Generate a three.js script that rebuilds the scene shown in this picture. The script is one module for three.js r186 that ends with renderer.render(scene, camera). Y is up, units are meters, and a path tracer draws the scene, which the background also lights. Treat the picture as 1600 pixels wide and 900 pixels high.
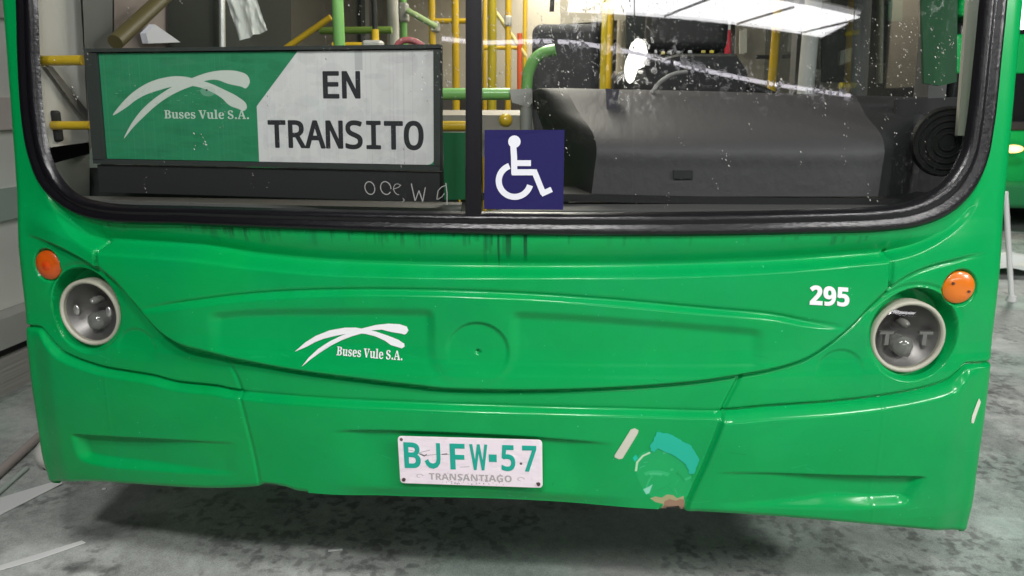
import * as THREE from 'three';
import { mergeGeometries } from 'three/addons/utils/BufferGeometryUtils.js';
import { RoundedBoxGeometry } from 'three/addons/geometries/RoundedBoxGeometry.js';
import { ConvexGeometry } from 'three/addons/geometries/ConvexGeometry.js';
import { FontLoader } from 'three/addons/loaders/FontLoader.js';
import { RectAreaLightUniformsLib } from 'three/addons/lights/RectAreaLightUniformsLib.js';

// ------------------------------------------------------------ camera, night air, lamps, exposure
const scene = new THREE.Scene();
const camera = new THREE.PerspectiveCamera(41.112, 16 / 9, 0.05, 200);
camera.rotation.order = 'YXZ';
camera.position.set(0.262, 1.40, 1.775);
camera.rotation.set(THREE.MathUtils.degToRad(-13.3), THREE.MathUtils.degToRad(5.25), THREE.MathUtils.degToRad(0.33));
camera.focus = 1.95; camera.userData.fStop = 5.5;
scene.add(camera);
const renderer = new THREE.WebGLRenderer({ antialias: true });
renderer.toneMapping = THREE.LinearToneMapping;
renderer.toneMappingExposure = 0.88;
renderer.shadowMap.enabled = true;
scene.background = new THREE.Color().setRGB(0.012, 0.0125, 0.014);   // night sky glow over the yard
RectAreaLightUniformsLib.init();
function areaLight(x, y, z, w, h, intensity, color, tx, ty, tz) {
  const l = new THREE.RectAreaLight(color, intensity, w, h);
  l.position.set(x, y, z); l.lookAt(tx, ty, tz); scene.add(l); return l;
}
// lit canopy over the yard, two floodlights under it, saloon lamp in the bus (their fittings are built further down)
areaLight(5.5, 4.45, 11.0, 8.8, 2.0, 10, new THREE.Color().setRGB(1, 0.985, 1), 5.5, 0, 11.0);
const FLOODS = [[0.6, 4.4, 2.65, 0.5, 0.3, 0, -1.2, 190], [3.9, 4.4, 2.65, 0.6, 0.3, 3.0, -1.2, 225], [-0.5, 4.4, 3.5, 0.6, 0.3, -1.0, -0.4, 235], [6.4, 3.5, 2.8, 1.1, 0.6, 1.0, 0, 120]];   // place, size, aim (x, z), strength
for (const [x, y, z, w, h, ax, az, k] of FLOODS) { const d = new THREE.Vector3(ax - x, -y + 0.3, az - z).normalize().multiplyScalar(0.03); areaLight(x + d.x, y + d.y, z + d.z, w, h, k, new THREE.Color().setRGB(1, 0.985, 0.97), ax, 0.3, az); }
areaLight(0, 2.36, -3.6, 0.35, 5.6, 18, new THREE.Color().setRGB(1, 0.93, 0.8), 0, 0, -3.6);

// ------------------------------------------------------------ helpers
let seedState = 12345;
const rnd = () => { seedState = (seedState * 1664525 + 1013904223) >>> 0; return seedState / 4294967296; };
const rr = (a, b) => a + (b - a) * rnd();
const clamp = (v, a = 0, b = 1) => Math.min(b, Math.max(a, v));
const sstep = (a, b, v) => { const t = clamp((v - a) / (b - a)); return t * t * (3 - 2 * t); };
const V3 = (x, y, z) => new THREE.Vector3(x, y, z);
const lin = (r, g, b) => new THREE.Color().setRGB(r, g, b);
const used = {};
function numbered(name) { const n = used[name] = (used[name] ?? -1) + 1; return n ? `${name}_${String(n).padStart(3, '0')}` : name; }
function hash(x, y) { let h = Math.imul(x | 0, 374761393) + Math.imul(y | 0, 668265263); h = Math.imul(h ^ (h >>> 13), 1274126177); return ((h ^ (h >>> 16)) >>> 0) / 4294967296; }
function vnoise(x, y, per = 0) {
  const xi = Math.floor(x), yi = Math.floor(y), fx = x - xi, fy = y - yi, w = (v) => (per ? ((v % per) + per) % per : v);
  const u = fx * fx * (3 - 2 * fx), v = fy * fy * (3 - 2 * fy);
  const a = hash(w(xi), w(yi)), b = hash(w(xi + 1), w(yi)), c = hash(w(xi), w(yi + 1)), d = hash(w(xi + 1), w(yi + 1));
  return a + (b - a) * u + (c - a) * v + (a - b - c + d) * u * v;
}
function fbm(x, y, oct, per = 0) { let s = 0, a = 0.5, t = 0; for (let i = 0; i < oct; i++) { s += a * vnoise(x, y, per); t += a; x *= 2; y *= 2; per *= 2; a *= 0.5; x += 17; y += 31; } return s / t; }
function part(name, geo, mat, parent, label) {
  const m = new THREE.Mesh(geo, mat); m.name = numbered(name); m.castShadow = m.receiveShadow = true;
  if (label) m.userData.label = label;
  parent.add(m); return m;
}
function thing(name, label, category, pos = [0, 0, 0], group) {
  const o = new THREE.Group(); o.name = numbered(name); o.position.set(...pos); o.userData = { label, category };
  if (group) o.userData.group = group; scene.add(o); return o;
}
function single(name, geo, mat, label, category, group) { const m = part(name, geo, mat, scene); m.userData = { label, category }; if (group) m.userData.group = group; return m; }
function structure(name, geo, mat) { const m = part(name, geo, mat, scene); m.userData = { kind: 'structure' }; return m; }
function box(w, h, d, x = 0, y = 0, z = 0, r = 0) { const g = r ? new RoundedBoxGeometry(w, h, d, 3, r) : new THREE.BoxGeometry(w, h, d); g.translate(x, y, z); return g; }
function tube(points, r, seg = 24, rad = 12) { return new THREE.TubeGeometry(new THREE.CatmullRomCurve3(points.map((p) => V3(...p)), false, 'centripetal'), seg, r, rad, false); }
function rod(a, b, r, rad = 14) {
  const A = V3(...a), B = V3(...b), L = A.distanceTo(B), g = new THREE.CylinderGeometry(r, r, L, rad);
  g.applyQuaternion(new THREE.Quaternion().setFromUnitVectors(V3(0, 1, 0), B.clone().sub(A).normalize())); g.translate(...A.clone().add(B).multiplyScalar(0.5).toArray()); return g;
}
function hull(list) { return new ConvexGeometry(list.map((p) => V3(...p))); }
function std(color, roughness = 0.6, extra = {}) { return new THREE.MeshStandardMaterial({ color, roughness, ...extra }); }
function phys(color, roughness = 0.5, extra = {}) { return new THREE.MeshPhysicalMaterial({ color, roughness, ...extra }); }
function dataTex(n, m, f, srgb = false, wrap = THREE.RepeatWrapping) {
  const d = new Uint8Array(n * m * 4);
  for (let j = 0; j < m; j++) for (let i = 0; i < n; i++) { const c = f(i / n, j / m), k = (j * n + i) * 4; d[k] = c[0]; d[k + 1] = c[1]; d[k + 2] = c[2]; d[k + 3] = 255; }
  const t = new THREE.DataTexture(d, n, m); t.wrapS = t.wrapT = wrap; t.magFilter = THREE.LinearFilter; t.minFilter = THREE.LinearMipmapLinearFilter; t.generateMipmaps = true;
  if (srgb) t.colorSpace = THREE.SRGBColorSpace; t.needsUpdate = true; return t;
}
const grey = (v) => [v, v, v];
const GRAIN = dataTex(256, 256, (u, v) => grey(255 * fbm(u * 16, v * 16, 4, 16)));

// ------------------------------------------------------------ the shape of the bus front: plan curve x side profile x relief
const OX = -0.002, K1 = 0.23, SCN = 1.268, RCN = 0.05;
const planX = [0], planZ = [0], DS = 0.002;
{ const ang = (s) => Math.min(K1 * Math.min(s, SCN) + Math.max(s - SCN, 0) / RCN, Math.PI / 2);
  for (let i = 1; i < 960; i++) { const m = (ang(i * DS) + ang((i - 1) * DS)) / 2; planX.push(planX[i - 1] + Math.cos(m) * DS); planZ.push(planZ[i - 1] - Math.sin(m) * DS); } }
const pick = (a, s) => { const t = Math.min(Math.abs(s) / DS, a.length - 1.001), i = Math.floor(t); return a[i] + (a[i + 1] - a[i]) * (t - i); };
function lerpTable(X, Y, v) { if (v <= X[0]) return Y[0]; for (let i = 1; i < X.length; i++) if (v <= X[i]) return Y[i - 1] + (Y[i] - Y[i - 1]) * (v - X[i - 1]) / (X[i] - X[i - 1]); return Y[Y.length - 1]; }
const ZY = [0.28, 0.36, 0.42, 0.6, 0.76, 0.8, 1.0, 1.1, 1.14, 1.8, 2.6], ZZ = [-0.03, -0.008, 0, 0.012, 0.01, 0, 0, -0.01, -0.016, -0.055, -0.12];
const KY = [0.26, 0.36, 0.55, 0.8, 1.1, 1.5, 1.9, 2.6], KK = [1.05, 1.04, 1.031, 1.027, 1.018, 1.009, 1.002, 0.985];
const zpRaw = (y) => lerpTable(ZY, ZZ, y);
const zp = (y) => (zpRaw(y - 0.03) + 2 * zpRaw(y) + zpRaw(y + 0.03)) / 4;
const kx = (y) => (lerpTable(KY, KK, y - 0.1) + lerpTable(KY, KK, y) + lerpTable(KY, KK, y + 0.1)) / 3;
function base(s, y) { const sg = Math.sign(s); return V3(OX + sg * pick(planX, s) * kx(y), y, pick(planZ, s) + zp(y)); }
function outward(s) { const e = 0.004, a = base(s - e, 1), b = base(s + e, 1); const dx = b.x - a.x, dz = b.z - a.z, l = Math.hypot(dx, dz); return [-dz / l, dx / l]; }
// curves of the pressed panels, in metres along the front (s) and up (y)
function curve(list) { const L = list.slice().sort((a, b) => a[0] - b[0]); const X = L.map((p) => p[0]), Y = L.map((p) => p[1]);
  const n = X.length, d = [], m = []; for (let i = 0; i < n - 1; i++) d.push((Y[i + 1] - Y[i]) / Math.max(1e-6, X[i + 1] - X[i]));
  for (let i = 0; i < n; i++) m.push(i === 0 ? d[0] : i === n - 1 ? d[n - 2] : d[i - 1] * d[i] <= 0 ? 0 : 2 * d[i - 1] * d[i] / (d[i - 1] + d[i]));
  const f = (s) => { if (s <= X[0]) return Y[0] + m[0] * (s - X[0]); if (s >= X[n - 1]) return Y[n - 1] + m[n - 1] * (s - X[n - 1]); let i = 0; while (s > X[i + 1]) i++;
    const h = X[i + 1] - X[i], t = (s - X[i]) / h, t2 = t * t, t3 = t2 * t; return (2 * t3 - 3 * t2 + 1) * Y[i] + (t3 - 2 * t2 + t) * h * m[i] + (3 * t2 - 2 * t3) * Y[i + 1] + (t3 - t2) * h * m[i + 1]; };
  f.x0 = X[0]; f.x1 = X[n - 1]; return f; }
const crestR = curve([[0.9807,1.0474],[1.0569,1.0658],[1.1306,1.0997],[1.1886,1.143],[1.227,1.1965]]), crestL = curve([[-0.9851,1.0327],[-1.0377,1.0481],[-1.1021,1.0868],[-1.1623,1.1432],[-1.1976,1.2153]]);
const slopeOf = (f, s) => (f(s + 0.003) - f(s - 0.003)) / 0.006;
const crest = curve([[-0.9852,1.0293],[-0.8436,1.0295],[-0.711,1.0286],[-0.5336,1.0151],[-0.3178,1.0074],[-0.1135,1.0085],[0.0985,1.0125],[0.3951,1.0181],[0.6944,1.0284],[0.9807,1.0474]]);
const smile = curve([[-0.9949,0.9792],[-0.9367,0.9383],[-0.8813,0.8834],[-0.8395,0.8414],[-0.7901,0.8035],[-0.7263,0.7792],[-0.6646,0.7713],[-0.6025,0.7618],[-0.5442,0.7564],[-0.4025,0.7433],[-0.2645,0.734],[-0.1321,0.7248],[-0.0538,0.7203],[0.1004,0.7231],[0.3022,0.733],[0.5045,0.7492],[0.6461,0.7686],[0.7079,0.7798],[0.786,0.8011],[0.8425,0.8326],[0.9029,0.8798],[0.9517,0.9334],[0.9997,0.98]]);
const browL = curve([[-1.239,1.0474],[-1.1315,1.0302],[-1.0438,1.0018],[-0.9949,0.9792]]), browR = curve([[0.9997,0.98],[1.0387,1.0044],[1.0927,1.0247],[1.1548,1.0386],[1.2114,1.0495],[1.259,1.0528]]);
const arc = curve([[-0.86,0.8764],[-0.7189,0.9079],[-0.5375,0.9381],[-0.3683,0.9554],[-0.2076,0.9641],[-0.0526,0.9664],[0.0987,0.9642],[0.2973,0.9536],[0.5476,0.9313],[0.7006,0.9159],[0.784,0.8986],[0.8966,0.8784]]);
const band = curve([[-0.6468,0.8909],[-0.5395,0.9047],[-0.37,0.9161],[-0.2087,0.9238],[-0.0685,0.926],[0.1214,0.9252],[0.3983,0.9104],[0.5491,0.898],[0.6871,0.8841]]);
const bumperTop = curve([[-1.2811,0.7829],[-1.2365,0.7846],[-1.1877,0.7509],[-1.1445,0.7225],[-1.0715,0.7053],[-0.9982,0.6956],[-0.8616,0.6911],[-0.7644,0.68],[-0.67,0.6807],[-0.6028,0.6749],[-0.372,0.6755],[-0.1329,0.6794],[0.1006,0.6816],[0.3293,0.6805],[0.5941,0.6742],[0.7135,0.6822],[0.8722,0.6893],[1.0077,0.7005],[1.1199,0.7168],[1.1756,0.734],[1.2031,0.7544],[1.2256,0.7708],[1.2818,0.7702]]);
const bottomEdge = curve([[-1.34, 0.252], [-1.31, 0.269], [-1.28, 0.283], [1.28, 0.279], [1.31, 0.266], [1.34, 0.25], ...[[-1.0984,0.3336],[-0.975,0.3521],[-0.7043,0.3832],[-0.5608,0.4097],[-0.5325,0.4194],[-0.4878,0.419],[-0.4444,0.4102],[-0.3577,0.4101],[-0.2225,0.4158],[0.1003,0.4267],[0.4141,0.4146],[0.5213,0.4087],[0.7338,0.3883],[0.9884,0.347]]]);
const plateTop = curve([[-0.3466,0.6012],[-0.1822,0.6116],[-0.0078,0.6146],[0.1009,0.6125],[0.3469,0.6001]]);
const pocketTopR = curve([[0.595,0.5236],[0.6932,0.5198],[0.8558,0.5066],[1.1072,0.4856]]), pocketLowR = curve([[0.5915,0.4306],[0.7303,0.4363],[0.8277,0.4416],[0.8719,0.4469],[1.0015,0.4298],[1.114,0.4213]]), pocketEndR = curve([[0.5921,0.4175],[0.732,0.4117],[0.8308,0.4035],[0.9367,0.3974],[1.0464,0.3993],[1.1166,0.4014]]);
const pocketTopL = curve([[-1.1143,0.4908],[-0.9519,0.5082],[-0.8124,0.5222],[-0.614,0.5395]]), pocketLowL = curve([[-1.1236,0.428],[-1.0506,0.4242],[-0.8561,0.4375],[-0.6179,0.4493]]), pocketEndL = curve([[-1.128,0.4039],[-1.0549,0.4002],[-0.8588,0.4149],[-0.6191,0.4356]]);
const diagL = [[-0.6434,0.7858],[-0.6242,0.7633],[-0.5883,0.6762],[-0.5505,0.4211],[-0.5488,0.3849]].map(([s, y]) => [y, s]), diagR = [[0.649,0.7837],[0.6385,0.7612],[0.6018,0.6741],[0.5915,0.6374],[0.5655,0.5509],[0.5196,0.4107],[0.5145,0.3854]].map(([s, y]) => [y, s]);
const dL = curve(diagL), dR = curve(diagR);
const NL = [[-0.9901,1.0087]][0][0], NR = [[0.9905,1.0163]][0][0];
const upper = (s) => { const a = s < NL - 0.004 ? browL(s) : s > NR + 0.004 ? browR(s) : null, mid = crest(clamp(s, NL, NR));
  if (a !== null) return a; if (s < NL) return THREE.MathUtils.lerp(browL(NL - 0.004), mid, (s - NL + 0.004) / 0.004); if (s > NR) return THREE.MathUtils.lerp(mid, browR(NR + 0.004), (s - NR) / 0.004); return mid; };
const lower = (s) => (s < NL ? upper(s) - 1e-4 : s > NR ? upper(s) - 1e-4 : Math.min(smile(s), crest(s) - 1e-4));
const LAMPS = [[[-1.0486,0.8473]][0], [[1.0586,0.8501]][0]], LAMP_R = 0.093;
const SIGNALS = [[[-1.1833,0.9685]][0], [[1.1829,0.9712]][0]], SIG_R = [0.041, 0.041];
const BLANKS = [[[-0.8954,0.7575]][0], [[0.887,0.7635]][0]];
const BOSS = [[0.0197,0.8223]][0], FILLER = [[0.0074,0.83]][0];
const sealOut = [[-1.2268,1.663],[-1.2378,1.5022],[-1.2395,1.3698],[-1.2257,1.2689],[-1.1864,1.185],[-1.1035,1.129],[-1.0037,1.1022],[-0.7094,1.103],[-0.4479,1.1039],[-0.2065,1.1039],[0.0151,1.1047],[0.2455,1.1054],[0.5411,1.1073],[0.7678,1.111],[0.9725,1.1147],[1.0705,1.1268],[1.1443,1.1562],[1.1965,1.2047],[1.2281,1.2731],[1.2399,1.3637],[1.2426,1.5042],[1.2435,1.6482]];
const sealIn = [[-1.1623,1.6604],[-1.17,1.5013],[-1.1688,1.3705],[-1.1567,1.2791],[-1.124,1.2128],[-1.07,1.1694],[-0.9817,1.1497],[-0.7088,1.151],[-0.4476,1.1536],[-0.2067,1.1556],[0.0145,1.1572],[0.2444,1.159],[0.5392,1.1623],[0.7653,1.1664],[0.9529,1.1725],[1.0332,1.1838],[1.0891,1.2075],[1.1345,1.245],[1.162,1.2962],[1.1718,1.371],[1.1759,1.5032],[1.1775,1.6463]];
function closeTop(list) { const a = list[0], b = list[list.length - 1]; return [[a[0] + 0.06, 2.52], [a[0] + 0.01, 2.4], [a[0], 2.0], ...list, [b[0], 2.0], [b[0] - 0.01, 2.4], [b[0] - 0.06, 2.52]]; }
const smoothPath = (list, n) => new THREE.CatmullRomCurve3(closeTop(list).map(([s, y]) => V3(s, y, 0)), true, 'centripetal').getPoints(n).map((p) => [p.x, p.y]);
const SEAL_N = 400, outPath = smoothPath(sealOut, SEAL_N), inPath = smoothPath(sealIn, SEAL_N);
const midPath = outPath.map((p, i) => [(p[0] + inPath[i][0]) / 2, (p[1] + inPath[i][1]) / 2]);
function sdPoly(path, x, y) { let best = 1e9, inside = false;
  for (let i = 0, j = path.length - 1; i < path.length; j = i++) { const ax = path[j][0], ay = path[j][1], bx = path[i][0], by = path[i][1], dx = bx - ax, dy = by - ay, t = clamp(((x - ax) * dx + (y - ay) * dy) / (dx * dx + dy * dy + 1e-12)), ex = ax + dx * t - x, ey = ay + dy * t - y;
    best = Math.min(best, ex * ex + ey * ey); if ((ay > y) !== (by > y) && x < ax + dx * (y - ay) / dy) inside = !inside; }
  return (inside ? -1 : 1) * Math.sqrt(best); }
const gauss = (d, w) => Math.exp(-(d * d) / (w * w));
function relief(s, y) {
  let h = 0.0016 * (fbm(s * 3 + 9, y * 3, 2) - 0.5);
  const across = (f) => (y - f(s)) / Math.sqrt(1 + slopeOf(f, s) ** 2);       // signed distance to a curve, + above
  // bumper steps out below its top seam; a thin gap follows the seam
  if (y < 0.95) {
    const d = across(bumperTop), inner = sstep(0.02, -0.02, Math.min(s - dL(y), dR(y) - s));   // 1 outside the middle section
    const rs = inner * sstep(0, 0.3, s); h += (0.015 + 0.006 * rs) * sstep(0.002, -0.016 - 0.012 * rs, d) * sstep(1.27, 1.17, Math.abs(s));
    h -= (0.003 + 0.009 * inner) * gauss(d - 0.001, 0.0045);
    const lowerEdge = bottomEdge(s);
    if (s > -0.42 && s < 0.46) { const side = sstep(-0.42, -0.2, s) * sstep(0.46, 0.22, s); h -= 0.012 * side * sstep(lowerEdge + 0.036, lowerEdge - 0.006, y); }
    else h -= 0.006 * sstep(lowerEdge + 0.014, lowerEdge, y) ** 2;
  }
  // the wide grille panel stands proud of the lamp panels
  const nearNotch = s > NL - 0.03 && s < NR + 0.03;
  if (nearNotch) {
    const dS = s < NL || s > NR ? 1 : across(smile), inX = Math.min(s - NL, NR - s), dC = s < NL || s > NR ? -1 : -across(crest);
    const right = sstep(-0.2, 0.6, s), wide = sstep(-0.45, -0.75, s);
    const inPanel = Math.min(dS, inX + 0.004);
    if (y < crest(clamp(s, NL, NR)) + 0.026) {
      h += (0.016 + 0.018 * wide) * sstep(-0.001, 0.014 - 0.008 * right + 0.012 * wide, inPanel) * (0.45 + 0.55 * sstep(0.5, -0.6, s)) * sstep(0.024, 0.002, y - crest(clamp(s, NL, NR)));
      h -= 0.008 * (1 - 0.85 * wide) * gauss(dS, 0.0045) * (y < crest(s) + 0.01 ? 1 : 0);
    }
    // shoulder under the long arc
    if (s > arc.x0 - 0.03 && s < arc.x1 + 0.03 && y > smile(s)) { const a = across(arc), f = sstep(arc.x0 - 0.03, arc.x0 + 0.15, s) * sstep(arc.x1 + 0.03, arc.x1 - 0.15, s); h += f * (0.009 * sstep(0.002, -0.012, a) - 0.005 * gauss(a - 0.003, 0.005)); }
    // sunken field under the band, left and right of the filler boss
    if (s > band.x0 - 0.03 && s < band.x1 + 0.03 && y > smile(s) - 0.01) {
      const a = -across(band), ex = Math.min(s - band.x0, band.x1 - s);
      const boss = sstep(0.112, 0.084, y > FILLER[1] ? Math.abs(s - FILLER[0]) : Math.hypot(s - FILLER[0], y - FILLER[1]));
      const fade = clamp((y - smile(s)) / Math.max(0.04, band(s) - smile(s)));
      h -= 0.011 * sstep(-0.004, 0.024, a) * sstep(-0.008, 0.03, ex) * fade * (1 - boss);
    }
    const rb = Math.hypot(s - BOSS[0], y - BOSS[1]);
    if (rb < 0.1) { h -= 0.007 * sstep(0.076, 0.068, rb) * clamp(0.45 + 0.55 * (y - BOSS[1]) / 0.07 + 0.15 * (s - BOSS[0]) / 0.07); }
    if (rb < 0.01) h -= 0.008 * sstep(0.006, 0.003, rb);
  }
  // cove between the crest of the panel and the window seal
  if (y > 0.9 && y < 1.4 && s > -1.28 && s < 1.28) {
    const k = s < NL ? crestL : s > NR ? crestR : crest, c = k(s), slant = Math.sqrt(1 + Math.min(9, slopeOf(k, s) ** 2));
    const far = s < NL ? sstep(NL, NL - 0.18, s) : s > NR ? sstep(NR, NR + 0.18, s) : 0, top = THREE.MathUtils.lerp(Math.max(c + 0.07, 1.10 + 0.02 * Math.abs(s)), c + 0.06 * slant, far), t = (y - c) / (top - c), f = (1 - 0.72 * far) * sstep(-1.24, -1.16, s) * sstep(1.25, 1.17, s);
    if (t > -0.25 && t < 1) h -= f * 0.046 * (1 - clamp(t)) ** 1.7 * sstep(-0.12, 0.16, t);
    // the pressed lip of the pillar that follows the seal down to the brow
    const b = y - upper(s);
    if (s < NL) h += 0.02 * sstep(-0.004, 0.004, b) * sstep(NL + 0.003, NL - 0.008, s) * sstep(-1.27, -1.1, s) * sstep(0.09, 0.03, b);
    if (s > NR) { h += 0.006 * sstep(-0.004, 0.004, b) * sstep(0.12, 0.03, b) * sstep(1.26, 1.15, s); h -= 0.007 * gauss(b, 0.0045) * sstep(1.27, 1.1, s); }
    if (y < upper(NR - 0.01) + 0.02 && y > browR(NR + 0.006) - 0.005) h -= 0.009 * gauss(s - NR - 0.004, 0.004);
  }
  // diagonal joints of the middle section
  for (const [f, sg] of [[dL, 1], [dR, -1]]) if (y < Math.min(0.83, smile(s) + 0.004)) { const d = (s - f(y)) / Math.sqrt(1 + slopeOf(f, y) ** 2); if (Math.abs(d) < 0.03) h += -(sg < 0 ? 0.008 : 0.004) * gauss(d, 0.0035) + (sg < 0 && y < bumperTop(s) ? 0.003 * sstep(-0.002, 0.004, d) * sstep(0.03, 0.01, d) : 0); }
  // number plate recess
  if (s > plateTop.x0 - 0.04 && s < plateTop.x1 + 0.04) { const a = -across(plateTop), f = sstep(plateTop.x0 - 0.01, plateTop.x0 + 0.1, s) * sstep(plateTop.x1 + 0.01, plateTop.x1 - 0.12, s); h -= 0.013 * f * sstep(0, 0.012, a) * sstep(0.17, 0.02, a); }
  // pockets in the bumper corners
  for (const [T, L, E, sg] of [[pocketTopR, pocketLowR, pocketEndR, 1], [pocketTopL, pocketLowL, pocketEndL, -1]]) {
    const u = sg > 0 ? (s - T.x0) / (T.x1 - T.x0) : (T.x1 - s) / (T.x1 - T.x0);
    if (u > -0.05 && u < 1.15 && y < 0.6) {
      const end = sstep(1.06, 0.98, u + (sg > 0 ? (T(s) - y) * 0.9 : (T(s) - y) * 0.35)), deep = (0.004 + 0.018 * sstep(0.05, 0.75, u)) * sstep(-0.03, 0.08, u) * end;
      h -= deep * sstep(0.001, 0.010, T(s) - y) * sstep(E(s) - 0.002, L(s) + 0.002, y);
    }
  }
  // lamp wells
  for (let i = 0; i < 2; i++) {
    const sg = i ? 1 : -1, dx = s - LAMPS[i][0], dy = y - LAMPS[i][1];
    if (Math.hypot(dx, dy) < 0.2) {
      const r = Math.hypot(dx - sg * 0.012, dy - 0.006), w = clamp(0.62 + 0.38 * (sg * dx + 0.7 * dy) / 0.11);
      h -= 0.054 * w * sstep(0.119, 0.109, r);
      const e = Math.hypot(dx - sg * 0.01, dy + 0.01); h -= 0.004 * gauss(e - 0.142, 0.006) * sstep(0.03, 0.09, dy);
    }
    const q = Math.hypot(s - SIGNALS[i][0], y - SIGNALS[i][1]); if (q < 0.08) h -= 0.012 * sstep(SIG_R[i] + 0.007, SIG_R[i] + 0.001, q);
    const bx = s - BLANKS[i][0], by = y - BLANKS[i][1], br = Math.hypot(bx, by); if (br < 0.1) h -= 0.004 * sstep(0.064, 0.056, br) * clamp(0.3 + 0.7 * by / 0.055);
  }
  return h;
}
function skin(s, y, lift = 0) { const p = base(s, y), n = outward(s), h = (y < 1.45 ? relief(s, y) : 0) + lift; p.x += n[0] * h; p.z += n[1] * h; return p; }
function skinNormal(s, y, e = 0.003) { const a = skin(s + e, y).sub(skin(s - e, y)), b = skin(s, y + e).sub(skin(s, y - e)); return a.cross(b).normalize(); }
// shapes drawn in (s, y) laid on the painted skin or on the glass
function conform(geo, onGlass, lift) {
  const g = geo.index ? geo.toNonIndexed() : geo, p = g.attributes.position;
  for (let i = 0; i < p.count; i++) { const s = p.getX(i), y = p.getY(i), z = p.getZ(i); const q = onGlass ? glass(s, y, lift + z) : skin(s, y, lift + z); p.setXYZ(i, q.x, q.y, q.z); }
  g.deleteAttribute('uv'); g.computeVertexNormals(); return g;
}
function glass(s, y, lift = 0) { const p = base(s, y), n = outward(s); p.x += n[0] * (lift - 0.006); p.z += n[1] * (lift - 0.006); return p; }
const shapeOf = (list) => new THREE.Shape(list.map(([x, y]) => new THREE.Vector2(x, y)));
const slab = (shapes, t = 0.0008) => new THREE.ExtrudeGeometry(shapes, { depth: t, bevelEnabled: false, curveSegments: 10 });
function fine(list, step = 0.012) { const out = []; list.forEach((p, i) => { const q = list[(i + 1) % list.length], n = Math.max(1, Math.ceil(Math.hypot(q[0] - p[0], q[1] - p[1]) / step)); for (let k = 0; k < n; k++) out.push([p[0] + (q[0] - p[0]) * k / n, p[1] + (q[1] - p[1]) * k / n]); }); return out; }
function ragged(list) { return fine(list, 0.005).map(([x, y], i) => [x + 0.0035 * (vnoise(i * 0.6, 3) - 0.5), y + 0.0035 * (vnoise(i * 0.6, 9) - 0.5)]); }
function smoothOutline(list, n = 90) { return new THREE.CatmullRomCurve3(list.map(([x, y]) => V3(x, y, 0)), true, 'centripetal').getPoints(n).slice(0, -1).map((p) => [p.x, p.y]); }
function stroke(list, w, closed = false) {           // a line with width as an outline
  const P = list.map(([x, y]) => new THREE.Vector2(x, y)), A = [], B = [];
  P.forEach((p, i) => { const a = P[Math.max(0, i - 1)], b = P[Math.min(P.length - 1, i + 1)], t = b.clone().sub(a).normalize(); let k = 1;
    if (i && i < P.length - 1) { const t1 = p.clone().sub(a).normalize(), t2 = b.clone().sub(p).normalize(); k = 1 / Math.max(0.5, Math.sqrt((1 + t1.dot(t2)) / 2)); }
    A.push([p.x - t.y * w / 2 * k, p.y + t.x * w / 2 * k]); B.unshift([p.x + t.y * w / 2 * k, p.y - t.x * w / 2 * k]); });
  return shapeOf([...A, ...B]);
}
const fonts = {};
for (const f of ['droid_sans_bold', 'droid_serif_bold', 'droid_sans_regular']) fonts[f] = await new FontLoader().loadAsync(`fonts/droid/${f}.typeface.json`);
function lettering(text, font, corners, depth = 0.0006, bold = 0) {   // corners: top left, top right, bottom right, bottom left in (s, y)
  const g = new THREE.ExtrudeGeometry(fonts[font].generateShapes(text, 1), { depth, bevelEnabled: bold > 0, bevelThickness: 0.0001, bevelSize: bold, bevelSegments: 1, curveSegments: 5 });
  g.computeBoundingBox(); const b = g.boundingBox, p = g.attributes.position;
  for (let i = 0; i < p.count; i++) { const u = (p.getX(i) - b.min.x) / (b.max.x - b.min.x), v = (p.getY(i) - b.min.y) / (b.max.y - b.min.y);
    const f = (k) => (corners[3][k] * (1 - u) + corners[2][k] * u) * (1 - v) + (corners[0][k] * (1 - u) + corners[1][k] * u) * v; p.setXY(i, f(0), f(1)); }
  return g;
}

// ------------------------------------------------------------ paint of the bus front
function canvas(w, h) { const c = document.createElement('canvas'); c.width = w; c.height = h; return [c, c.getContext('2d')]; }
const PS0 = -1.36, PS1 = 1.36, PY0 = 0.28, PY1 = 1.16, PW = 2048, PH = 720;
const px = (s) => (s - PS0) / (PS1 - PS0) * PW, py = (y) => (PY1 - y) / (PY1 - PY0) * PH;
const [paintC, pc] = canvas(PW, PH);
pc.fillStyle = 'rgb(0,144,72)'; pc.fillRect(0, 0, PW, PH);
for (let i = 0; i < 900; i++) { const a = rr(0.01, 0.035), r = rr(12, 80); pc.fillStyle = rnd() < 0.5 ? `rgba(0,120,60,${a})` : `rgba(40,170,100,${a})`; pc.beginPath(); pc.ellipse(rr(0, PW), rr(0, PH), r * rr(0.5, 2), r, rr(0, 3), 0, 7); pc.fill(); }
// black runs under the window rubber
const runs = (s0, s1, n, y0, len, a) => { for (let i = 0; i < n; i++) { const s = rr(s0, s1), L = rr(0.2, 1) * len, g = pc.createLinearGradient(0, py(y0), 0, py(y0 - L)); const k = rr(0.2, 1) * a; g.addColorStop(0, `rgba(8,30,18,${k})`); g.addColorStop(0.7, `rgba(8,40,22,${k * 0.7})`); g.addColorStop(1, 'rgba(8,40,22,0)'); pc.fillStyle = g; pc.fillRect(px(s), py(y0), rr(1.2, 9), L / (PY1 - PY0) * PH); } };
runs(-0.72, -0.32, 34, 1.104, 0.05, 0.3); runs(-1.0, 1.05, 70, 1.104, 0.03, 0.25); runs(0.02, 0.13, 12, 1.108, 0.10, 0.6); runs(-0.3, 0.02, 30, 1.106, 0.05, 0.3);
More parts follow.
